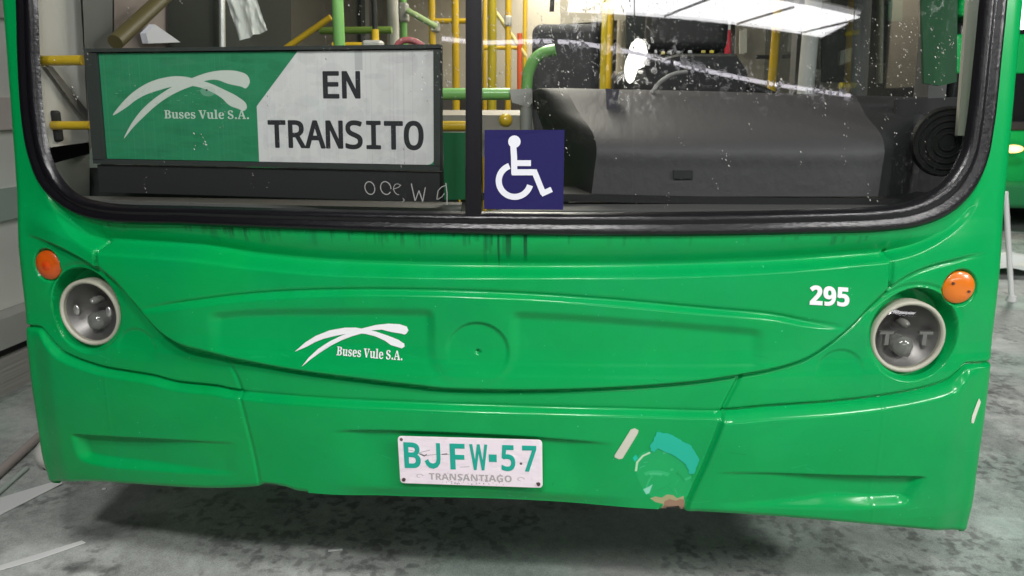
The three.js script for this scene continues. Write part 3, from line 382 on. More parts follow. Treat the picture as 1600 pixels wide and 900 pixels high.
// round lamps
const CHROME = std(lin(0.30, 0.30, 0.30), 0.35, { metalness: 0.8 }), RING = phys(lin(0.36, 0.352, 0.285), 0.55), LENS = phys(lin(0.86, 0.86, 0.84), 0.02, { transmission: 1, thickness: 0, ior: 1.5, side: THREE.DoubleSide });
const lathe = (list, n = 48) => { const g = new THREE.LatheGeometry(list.map(([x, y]) => new THREE.Vector2(x, y)), n); g.rotateX(Math.PI / 2); return g; };
LAMPS.forEach(([s, y], i) => {
  const sg = i ? 1 : -1, r = LAMP_R, bowl = [[0.001, -0.055]]; for (let k = 1; k <= 12; k++) { const q = k / 12; bowl.push([0.083 * q, -0.055 + 0.05 * q * q]); }
  const L = part('headlamp', lathe(bowl), std(lin(0.19, 0.185, 0.185), 0.42, { metalness: 0.85, side: THREE.DoubleSide }), bus, i ? 'round headlamp with a cream ring on the driver side' : 'round headlamp with a cream ring on the door side');
  const p = base(s, y), n = outward(s); L.position.set(p.x - n[0] * 0.004, p.y, p.z - n[1] * 0.004); L.rotation.set(0, sg * 0.10, 0);
  part('trim_ring', lathe([[r - 0.012, -0.02], [r - 0.0125, 0.0], [r - 0.010, 0.005], [r - 0.005, 0.007], [r - 0.0005, 0.003], [r, -0.006], [r - 0.001, -0.03]]), RING, L);
  const dome = []; for (let k = 0; k <= 10; k++) { const q = k / 10; dome.push([(r - 0.0122) * q + 0.0001, 0.016 - 0.015 * q * q]); } part('lens', lathe(dome), LENS, L);
  const proj = lathe([[0.001, 0.004], [0.012, 0.003], [0.021, -0.004], [0.0235, -0.010], [0.0255, -0.010], [0.0255, -0.04]], 32); proj.translate(sg * -0.006 * 0, -0.030, -0.006); part('projector', proj, phys(lin(0.15, 0.16, 0.15), 0.12, { clearcoat: 1, clearcoatRoughness: 0.02 }), L);
  part('dipper_bulb', (() => { const g = lathe([[0.001, 0.006], [0.008, 0.002], [0.011, -0.01], [0.011, -0.04]], 20); g.translate(0, 0.028, -0.012); return g; })(), phys(lin(0.25, 0.25, 0.24), 0.2, { clearcoat: 1 }), L);
  for (const k of [-1, 1]) { const c = mergeGeometries([box(0.034, 0.007, 0.012, k * 0.049, 0.008, -0.012), box(0.010, 0.028, 0.014, k * 0.049 - k * 0.002, -0.010, -0.014)].map((q) => q.toNonIndexed())); if (i) part('reflector_clip', c, CHROME, L); else { const e = new THREE.SphereGeometry(0.012, 16, 12); e.scale(0.8, 1.25, 0.5); e.translate(k * 0.05, 0.002, -0.010); part('reflector_clip', e, std(lin(0.6, 0.6, 0.6), 0.25, { metalness: 0.7 }), L); } }
});
SIGNALS.forEach(([s, y], i) => {
  const r = SIG_R[i], dome = []; for (let k = 0; k <= 14; k++) { const q = k / 14; dome.push([r * q + 0.0001, 0.010 * (1 - q ** 3) + (k % 2 ? 0.0008 : 0)]); } dome.push([r, -0.02]);
  const g = lathe(dome, 40), m = part('turn_signal', g, phys(i ? lin(0.62, 0.15, 0.004) : lin(0.5, 0.075, 0.003), 0.3, { clearcoat: 0.6, clearcoatRoughness: 0.08 }), bus, i ? 'orange round turn signal with two screws' : 'orange round turn signal on the door side');
  const p = base(s, y), n = outward(s); m.position.set(p.x - n[0] * 0.006, p.y, p.z - n[1] * 0.006); m.rotation.y = 0.35 * Math.atan2(n[0], n[1]);
  if (i) for (const [a, b] of [[-0.019, 0.012], [0.022, -0.008]]) { const c = new THREE.CylinderGeometry(0.0035, 0.0035, 0.006, 8); c.rotateX(Math.PI / 2); c.translate(a, b, 0.0085); part('screw', c, std(lin(0.08, 0.02, 0.02), 0.6), m); }
  else { const c = lathe([[0.001, 0.0128], [0.012, 0.0115], [0.016, 0.008]], 24); part('lens_centre', c, phys(lin(0.5, 0.05, 0.004), 0.3), m); }
});
// shell behind the front: sides, roof, floor, back, wheels
const CREAM = std(lin(0.52, 0.46, 0.38), 0.7, { bumpMap: GRAIN, bumpScale: 0.001 }), GREYP = std(lin(0.34, 0.33, 0.31), 0.7), FLOORM = std(lin(0.09, 0.09, 0.09), 0.8);
const SX = pick(planX, 1.4), SIDE_Z0 = skin(1.4, 1).z + 0.004, BACK = -8.2, OUTGLASS = phys(lin(0.25, 0.28, 0.27), 0.02, { transmission: 1, thickness: 0, ior: 1.5 });
for (const sg of [-1, 1]) {
  const wall = (y0, y1) => { const x0 = OX + sg * SX * kx(y0), x1 = OX + sg * SX * kx(y1), t = -sg * 0.04, zA = SIDE_Z0 - 0.02, A = [[x0, y0], [x1, y1], [x1 + t, y1], [x0 + t, y0]]; return hull(A.flatMap(([x, y]) => [[x, y, zA], [x, y, BACK]])); };
  part('side_panel', wall(0.30, 1.12), GREEN, bus); part('side_panel', wall(2.3, 2.72), GREEN, bus);
  const post = (z, w) => { const x0 = OX + sg * SX * kx(1.12), x1 = OX + sg * SX * kx(2.3), t = -sg * 0.05; return hull([[x0, 1.12], [x1, 2.3], [x1 + t, 2.3], [x0 + t, 1.12]].flatMap(([x, y]) => [[x, y, z], [x, y, z - w]])); };
  for (let k = 0; k < 6; k++) part('window_post', post(-0.62 - k * 1.48, 0.1), std(lin(0.10, 0.10, 0.10), 0.6), bus);
  for (let k = 0; k < 5; k++) { const x0 = OX + sg * (SX * kx(1.12) - 0.02), x1 = OX + sg * (SX * kx(2.3) - 0.02), z = -0.72 - k * 1.48, g = new THREE.BufferGeometry(); g.setAttribute('position', new THREE.Float32BufferAttribute([x0, 1.12, z, x1, 2.3, z, x1, 2.3, z - 1.38, x0, 1.12, z, x1, 2.3, z - 1.38, x0, 1.12, z - 1.38], 3)); g.computeVertexNormals(); part('side_window', g, OUTGLASS, bus); }
}
part('roof', box(2.6, 0.06, 8.0, OX, 2.75, -4.2), GREEN, bus); part('ceiling', box(2.4, 0.03, 7.8, OX, 2.45, -4.3), CREAM, bus);
part('floor_pan', box(2.45, 0.05, 7.8, OX, 0.42, -4.25), FLOORM, bus); part('rear_wall', box(2.5, 2.3, 0.06, OX, 1.55, BACK + 0.04), CREAM, bus); part('rear_window', box(1.9, 0.6, 0.02, OX, 1.9, BACK + 0.09), std(lin(0.05, 0.055, 0.06), 0.2), bus);
part('chassis', box(1.5, 0.16, 7.2, OX, 0.3, -4.5), DARK, bus);
for (const [x, z] of [[-1.08, -2.5], [1.08, -2.5], [-1.08, -7], [1.08, -7]]) { const w = lathe([[0.2, -0.13], [0.44, -0.13], [0.48, -0.09], [0.48, 0.09], [0.44, 0.13], [0.2, 0.13]], 40); w.rotateY(Math.PI / 2); w.translate(x, 0.48, z); const t = part('wheel', w, BLACK, bus); const h = lathe([[0.001, -0.08], [0.2, -0.06], [0.2, 0.06], [0.001, 0.08]], 24); h.rotateY(Math.PI / 2); h.translate(x, 0.48, z); part('rim', h, GREYP, t); }
{ const f = part('saloon_lamp', box(0.38, 0.03, 5.7, 0, 2.415, -3.6), new THREE.MeshStandardMaterial({ color: 0xffffff, emissive: lin(1, 0.93, 0.8), emissiveIntensity: 3 }), bus); f.userData.label = 'long warm ceiling lamp strip'; }

// ---- inside the windscreen, door side (left in the picture)
part('window_ledge', hull([[-1.1134,1.1424,-0.2],[-0.0547,1.14,-0.2],[-0.0548,1.1283,-0.2],[-1.1153,1.1283,-0.2]].concat([[-1.2128,1.1368,-0.36],[-0.0765,1.1371,-0.36]])), std(lin(0.14, 0.135, 0.13), 0.6), bus);
part('lower_trim', hull([[-1.2575,1.2138,-0.42],[-0.1259,1.2282,-0.42],[-0.0863,1.1037,-0.42],[-1.2707,1.0824,-0.42]].concat([[-1.3128,1.207,-0.5],[-0.14,1.2219,-0.5],[-0.099,1.0929,-0.5],[-1.3266,1.0708,-0.5]])), std(lin(0.03, 0.032, 0.03), 0.55), bus);
part('pillar_lining', hull([[-1.2,1.6688,-0.2652],[-1.2,1.6926,-0.4517],[-1.2,1.2568,-0.4089],[-1.2,1.2347,-0.1995]].concat([[-1.26,1.7827,-0.3692],[-1.26,1.8162,-0.5648],[-1.26,1.2509,-0.4985],[-1.26,1.2279,-0.2806]])), std(lin(0.62, 0.59, 0.55), 0.65, { bumpMap: GRAIN, bumpScale: 0.001 }), bus);
part('kick_panel', hull([[-1.2,1.2821,-0.2089],[-1.2,1.2901,-0.4154],[-1.2,1.0894,-0.3766],[-1.2,1.1078,-0.2372]].concat([[-1.26,1.2773,-0.2903],[-1.26,1.2856,-0.5053],[-1.26,1.0767,-0.4649],[-1.26,1.0959,-0.3197]])), std(lin(0.10, 0.11, 0.10), 0.6), bus);
const YEL = phys(lin(0.62, 0.40, 0.02), 0.35, { clearcoat: 0.4 }), OLIVE = phys(lin(0.42, 0.33, 0.02), 0.4), LIME = phys(lin(0.20, 0.46, 0.13), 0.4, { clearcoat: 0.3 }), CLAMP = std(lin(0.42, 0.41, 0.39), 0.5, { metalness: 0.2 });
part('grab_handle', rod(...[[-1.2079,1.5124,-0.25],[-1.082,1.5141,-0.25]], 0.0135), YEL, bus, 'short yellow handle, upper of two by the door pillar'); part('grab_handle', rod(...[[-1.1987,1.342,-0.26],[-1.0869,1.3429,-0.26]], 0.012), YEL, bus, 'short yellow handle, lower of two by the door pillar');
{ const [c] = [[-1.2003,1.3399,-0.275]], b = box(0.025, 0.085, 0.03, c[0], c[1], c[2], 0.008); part('handle_bracket', b, BLACK, bus); }
part('diagonal_brace', hull([[-1.185,1.5004,-0.2413],[-1.185,1.4986,-0.2716],[-1.185,1.3493,-0.4345],[-1.185,1.339,-0.3961]].concat([[-1.195,1.5011,-0.2552],[-1.195,1.4993,-0.2857],[-1.195,1.3489,-0.4497],[-1.195,1.3386,-0.4111]])), std(lin(0.2, 0.19, 0.18), 0.6), bus);
part('door_post', hull([[-1.16,1.8235,-0.4178],[-1.16,1.8525,-0.5737],[-1.16,1.4802,-0.5026],[-1.16,1.2607,-0.3492]].concat([[-1.22,1.8414,-0.5103],[-1.22,1.8716,-0.6728],[-1.22,1.4836,-0.5987],[-1.22,1.2548,-0.4388]])), std(lin(0.13, 0.13, 0.125), 0.6), bus);
part('door_frame', hull([[-1.18,1.8601,-0.6135],[-1.18,1.9197,-0.9348],[-1.18,1.5146,-0.8599],[-1.18,1.4244,-0.5303]].concat([[-1.2,1.8665,-0.6466],[-1.2,1.9269,-0.9724],[-1.2,1.5162,-0.8964],[-1.2,1.4247,-0.5623]])), std(lin(0.26, 0.21, 0.19), 0.7), bus);
part('door_glass', hull([[-1.17,1.9161,-0.916],[-1.17,1.9906,-1.317],[-1.17,1.5557,-1.2398],[-1.17,1.4711,-0.8337]].concat([[-1.19,1.9233,-0.9536],[-1.19,1.9988,-1.3602],[-1.19,1.5578,-1.282],[-1.19,1.4721,-0.8701]])), phys(lin(0.016, 0.02, 0.018), 0.5, { specularIntensity: 0.2 }), bus);
part('door_edge', rod(...[[-1.15,1.9844,-1.2849],[-1.15,1.5062,-1.211]], 0.012), std(lin(0.5, 0.5, 0.48), 0.4, { metalness: 0.5 }), bus);
part('door_rail', rod(...[[-1.08,1.572,-0.4051],[-1.08,1.7455,-0.7213]], 0.022), std(lin(0.10, 0.08, 0.03), 0.5), bus);
part('door_glass', hull([[-1.17,1.9968,-1.3509],[-1.17,2.133,-2.0844],[-1.17,1.6252,-2.0016],[-1.17,1.5574,-1.2732]].concat([[-1.19,2.0052,-1.3945],[-1.19,2.1432,-2.1383],[-1.19,1.6284,-2.0544],[-1.19,1.5596,-1.3158]])), phys(lin(0.03, 0.036, 0.033), 0.5, { specularIntensity: 0.25 }), bus);
{ const gl = [[-1.14,1.6205,-0.6754],[-1.14,1.6535,-0.7341],[-1.14,1.6098,-0.889],[-1.14,1.59,-0.6845]]; part('door_step_plate', hull(gl.concat(gl.map(([x, y, z]) => [x - 0.02, y, z]))), std(lin(0.7, 0.7, 0.78), 0.3), bus); }
{ // crumpled clear plastic hanging by the door
  const pl = [[-1.072,1.8623,-1.1],[-0.961,1.8613,-1.1],[-0.917,1.6665,-1.1],[-1.0275,1.6306,-1.1]], n = 24, pos = [], idx = []; for (let j = 0; j <= n; j++) for (let i = 0; i <= n; i++) { const u = i / n, v = j / n, f = (k) => (pl[0][k] * (1 - u) + pl[1][k] * u) * (1 - v) + (pl[3][k] * (1 - u) + pl[2][k] * u) * v; pos.push(f(0) + 0.012 * v * v, f(1), f(2) + 0.006 * Math.sin(u * 15 + 6 * v + 2 * fbm(u * 4, v * 4, 2)) * (0.3 + v) + 0.03 * fbm(u * 9, v * 5, 3)); }
  for (let j = 0; j < n; j++) for (let i = 0; i < n; i++) { const a = j * (n + 1) + i; idx.push(a, a + n + 1, a + 1, a + 1, a + n + 1, a + n + 2); } const g = new THREE.BufferGeometry(); g.setAttribute('position', new THREE.Float32BufferAttribute(pos, 3)); g.setIndex(idx); g.computeVertexNormals();
  const m = single('plastic_bag', g, phys(lin(0.7, 0.7, 0.66), 0.35, { side: THREE.DoubleSide }), 'crumpled pale plastic bag hanging inside by the bus door', 'plastic bag'); }
// ---- poles and rails of the saloon
function pole(z, x1, y1, x2, y2, r, mat, name = 'grab_pole', label) { return part(name, rod([x1, y1, z], [x2, y2, z], r), mat, bus, label); }
function upright(p, r, mat, name) { return part(name || 'grab_pole', rod([p[0], 0.44, p[2]], [p[0], 2.43, p[2]], r, 16), mat, bus); }
upright([[-0.706,1.7032,-1.3]][0], 0.0225, LIME); upright([[-0.7024,1.8678,-2.4]][0], 0.0185, LIME); upright([[-0.5894,1.8295,-2.6]][0], 0.0185, YEL); upright([[-0.4104,1.6431,-2.3]][0], 0.0185, YEL);
upright([[-0.415,1.7554,-3.5]][0], 0.0165, YEL); upright([[-0.1858,1.6252,-2]][0], 0.021, OLIVE); upright([[-0.1885,1.7432,-2.8]][0], 0.0175, YEL); upright([[-0.124,1.7731,-3.2]][0], 0.014, YEL);
upright([[0.3533,1.7276,-2.2]][0], 0.024, OLIVE); upright([[0.3684,1.6539,-2]][0], 0.014, YEL); upright([[0.4481,1.7603,-2.6]][0], 0.028, CREAM, 'saloon_post'); upright([[1.1065,1.6501,-1.95]][0], 0.0185, YEL);
upright([[-0.7815,1.8793,-2.5]][0], 0.03, std(lin(0.72, 0.70, 0.66), 0.6), 'saloon_post'); upright([[1.1702,1.6278,-1.62]][0], 0.033, std(lin(0.44, 0.44, 0.43), 0.5), 'saloon_post');
part('grab_rail', rod(...[[-1.0669,1.6293,-1.62],[-0.839,1.7689,-1.62]], 0.0135), YEL, bus); part('grab_rail', rod(...[[-0.968,1.7352,-1.85],[-0.6309,1.7371,-1.85]], 0.016), phys(lin(0.16, 0.26, 0.05), 0.4), bus);
part('grab_rail', rod(...[[-0.6702,1.8809,-2.35],[-0.5174,1.7986,-2.35]], 0.0155), phys(lin(0.45, 0.6, 0.3), 0.4), bus); part('grab_rail', rod(...[[-0.5854,1.8529,-2.6],[-0.3941,1.8521,-2.6]], 0.014), YEL, bus); part('grab_rail', rod(...[[-0.7974,1.6441,-1.5],[-0.6607,1.6439,-1.5]], 0.013), YEL, bus);
part('grab_rail', rod(...[[-0.3892,1.7614,-3.3],[-0.1316,1.7612,-3.3]], 0.012), YEL, bus); part('grab_rail', rod(...[[-0.2814,1.9396,-3],[-0.1002,1.6922,-3]], 0.012), phys(lin(0.6, 0.5, 0.2), 0.5), bus);
part('card_reader_stalk', rod(...[[-0.6151,1.9209,-1.5],[-0.615,1.7022,-1.5]], 0.011), BLACK, bus); part('card_reader_foot', rod(...[[-0.6148,1.7072,-1.5],[-0.6145,1.6413,-1.5]], 0.015), YEL, bus);
{ const [c] = [[-0.6226,1.6406,-1.49]]; part('pole_clamp', box(0.085, 0.045, 0.06, ...c, 0.014), CLAMP, bus); const [d] = [[-0.6988,1.8742,-2.4]]; part('pole_clamp', box(0.05, 0.10, 0.06, ...d, 0.015), CLAMP, bus); const [e] = [[-0.5717,1.8228,-2.6]]; part('pole_clamp', box(0.05, 0.06, 0.05, ...e, 0.014), CLAMP, bus); const [f] = [[-0.1891,1.8719,-2.8]]; part('pole_clamp', box(0.042, 0.06, 0.05, ...f, 0.012), CLAMP, bus); }
part('red_pole', rod(...[[-0.1397,1.8236,-3],[-0.1371,1.4993,-3]], 0.016), phys(lin(0.62, 0.10, 0.03), 0.5), bus);
part('barrier_rail', rod(...[[-0.3137,1.4376,-0.78],[0.0173,1.439,-0.78]], 0.0195), LIME, bus); part('barrier_hoop', tube([[0.059,1.4137,-0.92],[0.0607,1.4667,-0.92],[0.0668,1.515,-0.92],[0.088,1.5566,-0.92],[0.1179,1.5773,-0.92],[0.1565,1.5855,-0.92]], 0.0195), LIME, bus);
{ const p = [[0.0171,1.4526,-0.76],[0.0871,1.4568,-0.76],[0.0917,1.413,-0.76],[0.0795,1.3969,-0.76],[0.0256,1.4127,-0.76]]; part('barrier_clamp', hull(p.concat(p.map(([x, y, z]) => [x, y, z - 0.05]))), CLAMP, bus); part('barrier_post', rod(...[[0.0696,1.413,-0.78],[0.0712,1.2492,-0.78]], 0.02), CLAMP, bus); }
part('barrier_rail', rod(...[[-0.2801,1.3389,-0.62],[-0.0658,1.3406,-0.62]], 0.016), YEL, bus); { const k = new THREE.SphereGeometry(0.022, 16, 12); k.translate(...[[0.0112,1.3572,-0.7]][0]); part('lever_knob', k, YEL, bus); }
// side of the ticket machine and lining low in the middle
part('floor_hatch', hull([[-0.249,1.3682,-1],[0.0716,1.3703,-1],[0.096,1.2367,-1],[-0.2514,1.21,-1]].concat([[-0.3223,1.384,-1.4],[0.0439,1.3862,-1.4]])), std(lin(0.26, 0.23, 0.2), 0.6), bus);
// ---- driver's place
const DASH = std(lin(0.074, 0.068, 0.073), 0.62, { bumpMap: GRAIN, bumpScale: 0.0015 }), DASHD = std(lin(0.025, 0.024, 0.026), 0.6);
const dashCols = [[...[[0.2061,1.1338,-0.7]], ...[[0.1081,1.3893,-0.7]], ...[[0.092,1.4487,-0.75]]], [...[[0.2507,1.1554,-0.42]], ...[[0.199,1.3474,-0.5]], ...[[0.1244,1.4552,-0.68]]], [...[[0.2837,1.1681,-0.28]], ...[[0.2962,1.3106,-0.28]], ...[[0.192,1.4552,-0.67]]], [...[[0.4272,1.1721,-0.265]], ...[[0.421,1.3092,-0.265]], ...[[0.3481,1.4517,-0.66]]], [...[[0.656,1.1764,-0.26]], ...[[0.6464,1.3116,-0.26]], ...[[0.6166,1.4471,-0.66]]], [...[[0.897,1.1801,-0.262]], ...[[0.884,1.3123,-0.262]], ...[[0.859,1.4404,-0.65]]], [...[[1.0153,1.1805,-0.275]], ...[[1.0206,1.3176,-0.28]], ...[[1.0338,1.4371,-0.62]]], [...[[1.0849,1.1726,-0.34]], ...[[1.1117,1.3506,-0.38]], ...[[1.145,1.4334,-0.58]]], [...[[1.2167,1.1565,-0.5]], ...[[1.2341,1.4141,-0.52]], ...[[1.2176,1.4318,-0.56]]]].map((c) => c.map((p) => V3(...p)));
function softForm(cols, n) { const prof = (c) => { const [B, F, K] = c, P = [B, B.clone().lerp(F, 0.5), F.clone().lerp(B, 0.16), F.clone().lerp(K, 0.09), F.clone().lerp(K, 0.5), K, K.clone().add(V3(0, -0.06, -0.05))]; return new THREE.CatmullRomCurve3(P, false, 'centripetal').getPoints(36); };
  const rows = cols.map(prof), pos = [], idx = [], m = 37; const across = Array.from({ length: m }, (_, k) => new THREE.CatmullRomCurve3(rows.map((q) => q[k]), false, 'centripetal').getPoints(n)); for (let i = 0; i <= n; i++) for (let k = 0; k < m; k++) pos.push(...across[k][i].toArray());
  for (let i = 0; i < n; i++) for (let k = 0; k < m - 1; k++) { const q = i * m + k; idx.push(q, q + m, q + 1, q + 1, q + m, q + m + 1); } const g = new THREE.BufferGeometry(); g.setAttribute('position', new THREE.Float32BufferAttribute(pos, 3)); const uv = pos.filter((_, i) => i % 3 !== 2).map((v) => v * 3); g.setAttribute('uv', new THREE.Float32BufferAttribute(uv, 2)); g.setIndex(idx); g.computeVertexNormals(); return g; }
DASH.side = DASHD.side = THREE.DoubleSide;
const dash = part('dashboard', softForm(dashCols.slice(2, 7), 60), DASH, bus); part('dashboard_end', softForm(dashCols.slice(0, 3), 24), DASHD, dash); part('dashboard_end', softForm(dashCols.slice(6), 24), std(lin(0.035, 0.033, 0.037), 0.6, { side: THREE.DoubleSide }), dash);
part('dashboard_toe', box(1.25, 0.02, 0.2, 0.62, [[0.5768,1.1656,-0.27]][0][1], -0.36), BLACK, dash);
{ const p = [[0.4927,1.2415,-0.262],[0.5416,1.2421,-0.262],[0.5429,1.2208,-0.262],[0.4938,1.2201,-0.262]]; part('dash_badge', hull(p.concat(p.map(([x, y, z]) => [x, y, z + 0.006]))), DASHD, dash); }
part('dash_lever', hull([...[[0.317,1.4518,-0.5],[0.3569,1.4484,-0.5],[0.3483,1.3862,-0.5],[0.3226,1.3914,-0.5]], ...[[0.3179,1.4527,-0.54],[0.3586,1.4492,-0.54],[0.3498,1.3859,-0.54],[0.3237,1.3912,-0.54]]]), std(lin(0.05, 0.045, 0.06), 0.5), dash);
part('screen_sill', hull([...[[0.0097,1.1384,-0.17],[1.0817,1.1639,-0.17],[1.0683,1.1512,-0.17],[0.0097,1.1253,-0.17]], ...[[0.2432,1.1497,-0.3],[1.1031,1.1609,-0.3],[1.0728,1.147,-0.3]]]), std(lin(0.11, 0.105, 0.105), 0.55), bus);
{ const p = [...[[0.4458,1.5369,-0.78],[0.5484,1.5563,-0.78],[0.7256,1.5563,-0.78],[0.7642,1.5101,-0.78],[0.7638,1.4362,-0.78],[0.4544,1.4349,-0.78]], ...[[0.458,1.546,-0.95],[0.567,1.5749,-0.95],[0.7559,1.5749,-0.95],[0.7977,1.5175,-0.95],[0.7972,1.4386,-0.95],[0.4672,1.4372,-0.95]]]; const b = part('instrument_binnacle', hull(p), BLACK, bus);
  [[0.5002,1.566,-0.78],[0.52,1.5679,-0.78],[0.5477,1.5679,-0.78],[0.5832,1.5698,-0.78],[0.6246,1.5698,-0.78],[0.6502,1.5697,-0.78]].forEach(([x, y, z], i) => { const c = [lin(0.55, 0.45, 0.05), lin(0.4, 0.4, 0.4), lin(0.4, 0.4, 0.4), lin(0.6, 0.6, 0.6), lin(0.55, 0.45, 0.1), lin(0.7, 0.55, 0.05)][i]; part('dash_button', box(0.012, 0.009, 0.012, x, y, z, 0.002), std(c, 0.5), b); });
  const [c] = [[0.6931,1.3575,-0.74]], t = new THREE.TorusGeometry(0.225, 0.017, 14, 56); t.rotateX(-1.0); t.translate(...c); const w = part('steering_wheel', t, BLACK, bus); part('wheel_spoke', mergeGeometries([rod([c[0] - 0.2, c[1], c[2]], [c[0] + 0.2, c[1], c[2]], 0.015), rod([c[0], c[1], c[2]], [c[0], c[1] - 0.11, c[2] + 0.18], 0.015)]), BLACK, w);
  part('wiper_stalk', tube([[0.4554,1.4417,-0.6],[0.4801,1.4729,-0.6],[0.5161,1.4948,-0.6],[0.5564,1.5021,-0.6]], 0.006), std(lin(0.22, 0.21, 0.21), 0.5), bus); }
{ const [c] = [[0.636,1.6848,-1.35]]; const s = part('driver_seat', box(0.50, 0.75, 0.14, c[0] - 0.02, c[1] - 0.52, c[2] - 0.03, 0.05), BLACK, bus); part('headrest', box(0.31, 0.17, 0.11, c[0], c[1], c[2], 0.045), BLACK, s); part('seat_cushion', box(0.5, 0.12, 0.5, c[0], 0.95, c[2] + 0.25, 0.05), BLACK, s); }
part('cab_partition', hull([...[[0.4106,1.9796,-1.62],[0.8265,1.9753,-1.62],[0.8577,1.5256,-1.62],[0.4285,1.5247,-1.62]], ...[[0.4123,1.9864,-1.66],[0.8332,1.9821,-1.66],[0.8647,1.5271,-1.66],[0.4304,1.5261,-1.66]]]), std(lin(0.012, 0.016, 0.013), 0.4), bus);
{ const [a, b] = [[0.8157,1.9206,-1.58],[0.8303,1.7078,-1.58]], [, c] = [[0.8303,1.7078,-1.58],[0.8367,1.6153,-1.58]]; part('cab_post', rod(a, b, 0.0125), std(lin(0.7, 0.68, 0.65), 0.5), bus); part('cab_post', rod(b, c, 0.0128), phys(lin(0.55, 0.03, 0.05), 0.5), bus, 'red lower end of the cab post'); }
// cab side wall behind the driver, seen past the seat
part('cab_wall', hull([...[[1.0696,2.2582,-2.9],[1.5859,2.2522,-2.9],[1.6664,1.4328,-2.9],[1.1285,1.4301,-2.9]], ...[[1.0782,2.2674,-2.95],[1.6001,2.2613,-2.95],[1.6815,1.4332,-2.95],[1.1378,1.4304,-2.95]]]), std(lin(0.26, 0.235, 0.2), 0.7), bus);
{ const q = (z, t) => { const p = t; return hull([...p, ...p.map(([x, y, zz]) => [x, y, zz - 0.015])]); };
  part('notice_sheet', q(0, [[1.1125,1.8207,-2.85],[1.1504,1.8308,-2.85],[1.1598,1.7037,-2.85],[1.1215,1.6968,-2.85]]), std(lin(0.6, 0.58, 0.52), 0.7), bus); part('cab_switch', q(0, [[1.1623,1.6742,-2.6],[1.2422,1.6742,-2.6],[1.2438,1.6545,-2.6],[1.1639,1.6545,-2.6]]), DARK, bus); part('cab_sticker', q(0, [[1.3192,1.6331,-1.7],[1.3643,1.6485,-1.7],[1.365,1.5919,-1.7],[1.3223,1.5764,-1.7]]), std(lin(0.5, 0.48, 0.40), 0.7), bus);
  part('grab_handle', rod(...[[1.3306,1.6996,-1.7],[1.3862,1.7096,-1.7]], 0.011), OLIVE, bus); part('grab_handle', rod(...[[1.2692,1.4877,-1.5],[1.3283,1.4878,-1.5]], 0.013), OLIVE, bus); part('sun_blind', q(0, [[1.1137,1.803,-0.45],[1.2071,1.8019,-0.45],[1.2479,1.4705,-0.45],[1.22,1.4968,-0.45],[1.2051,1.4604,-0.45],[1.1648,1.4669,-0.45]]), std(lin(0.010, 0.085, 0.03), 0.6), bus, 'dark green cloth at the driver window');
  part('cab_lining', q(0, [[1.3027,2.0699,-1.9],[1.674,2.0656,-1.9],[1.7558,1.4,-1.9],[1.3688,1.3978,-1.9]]), std(lin(0.02, 0.019, 0.018), 0.6), bus); part('cab_panel', q(0, [[1.2793,1.8061,-1.88],[1.4424,1.8211,-1.88],[1.4732,1.454,-1.88],[1.3129,1.4533,-1.88]]), std(lin(0.08, 0.078, 0.065), 0.6), bus); part('cab_side_lining', q(0, [[1.101,1.4233,-0.46],[1.318,1.4344,-0.46],[1.3418,1.1169,-0.46],[1.1197,1.1128,-0.46]]), std(lin(0.02, 0.019, 0.02), 0.7), bus); part('cab_mirror', q(0, [[1.3036,1.8567,-1.2],[1.3531,1.8562,-1.2],[1.3692,1.7013,-1.2],[1.3213,1.7015,-1.2]]), std(lin(0.2, 0.34, 0.24), 0.4), bus); part('cab_strut', rod(...[[1.3853,1.8566,-1.5],[1.4205,1.498,-1.5]], 0.013), std(lin(0.42, 0.40, 0.30), 0.5), bus);
  part('pillar_trim', q(0, [[1.1738,1.7887,-0.3],[1.2016,1.7884,-0.3],[1.2282,1.3346,-0.3],[1.2004,1.3344,-0.3]]), std(lin(0.62, 0.59, 0.52), 0.6), bus); 
  const [c] = [[1.1942,1.3171,-0.33]]; const f = part('demister_fan', (() => { const g = new THREE.CylinderGeometry(0.085, 0.09, 0.012, 32); g.rotateX(Math.PI / 2); g.translate(c[0], c[1], c[2] - 0.01); return g; })(), BLACK, bus); for (const r of [0.022, 0.038, 0.054, 0.07, 0.084]) { const t = new THREE.TorusGeometry(r, 0.003, 6, 36); t.translate(c[0], c[1], c[2] - 0.003); part('fan_grille', t, std(lin(0.010, 0.009, 0.009), 0.9), f); } }
// seats of the saloon
{ const SEAT = std(lin(0.03, 0.03, 0.035), 0.75), SEATB = std(lin(0.10, 0.09, 0.09), 0.75);
  const seat = (x, y, z, w, hgt, m) => { const s = part('passenger_seat', box(w, hgt, 0.09, x, y - hgt / 2, z, 0.04), m, bus); part('seat_cushion', box(w, 0.1, 0.42, x, y - hgt - 0.02, z + 0.24, 0.04), m, s); part('seat_leg', box(0.06, Math.max(0.1, y - hgt - 0.5), 0.06, x, (y - hgt - 0.05 + 0.44) / 2, z + 0.2), DARK, s); };
  const [a, b] = [[0.0316,1.735,-1.6],[0.3152,1.5237,-1.6]]; seat((a[0] + b[0]) / 2, a[1], -1.6, b[0] - a[0], 0.55, SEAT);
  for (let k = 0; k < 4; k++) for (const x of [-0.95, -0.48, 0.48, 0.95]) { if (k < 2 && (x > 0 || x > -0.6)) continue; seat(x, 1.55 + 0.06 * k, -3.4 - k * 0.95, 0.42, 0.62, rnd() < 0.6 ? SEATB : SEAT); } }
part('saloon_partition', hull([...[[-1.2833,2.5901,-4.3],[0.0663,2.5734,-4.3],[0.0892,1.4801,-4.3],[-1.321,1.4739,-4.3]], ...[[-1.2961,2.5999,-4.35],[0.0647,2.5831,-4.35],[0.0878,1.4808,-4.35],[-1.3341,1.4745,-4.35]]]), CREAM, bus);
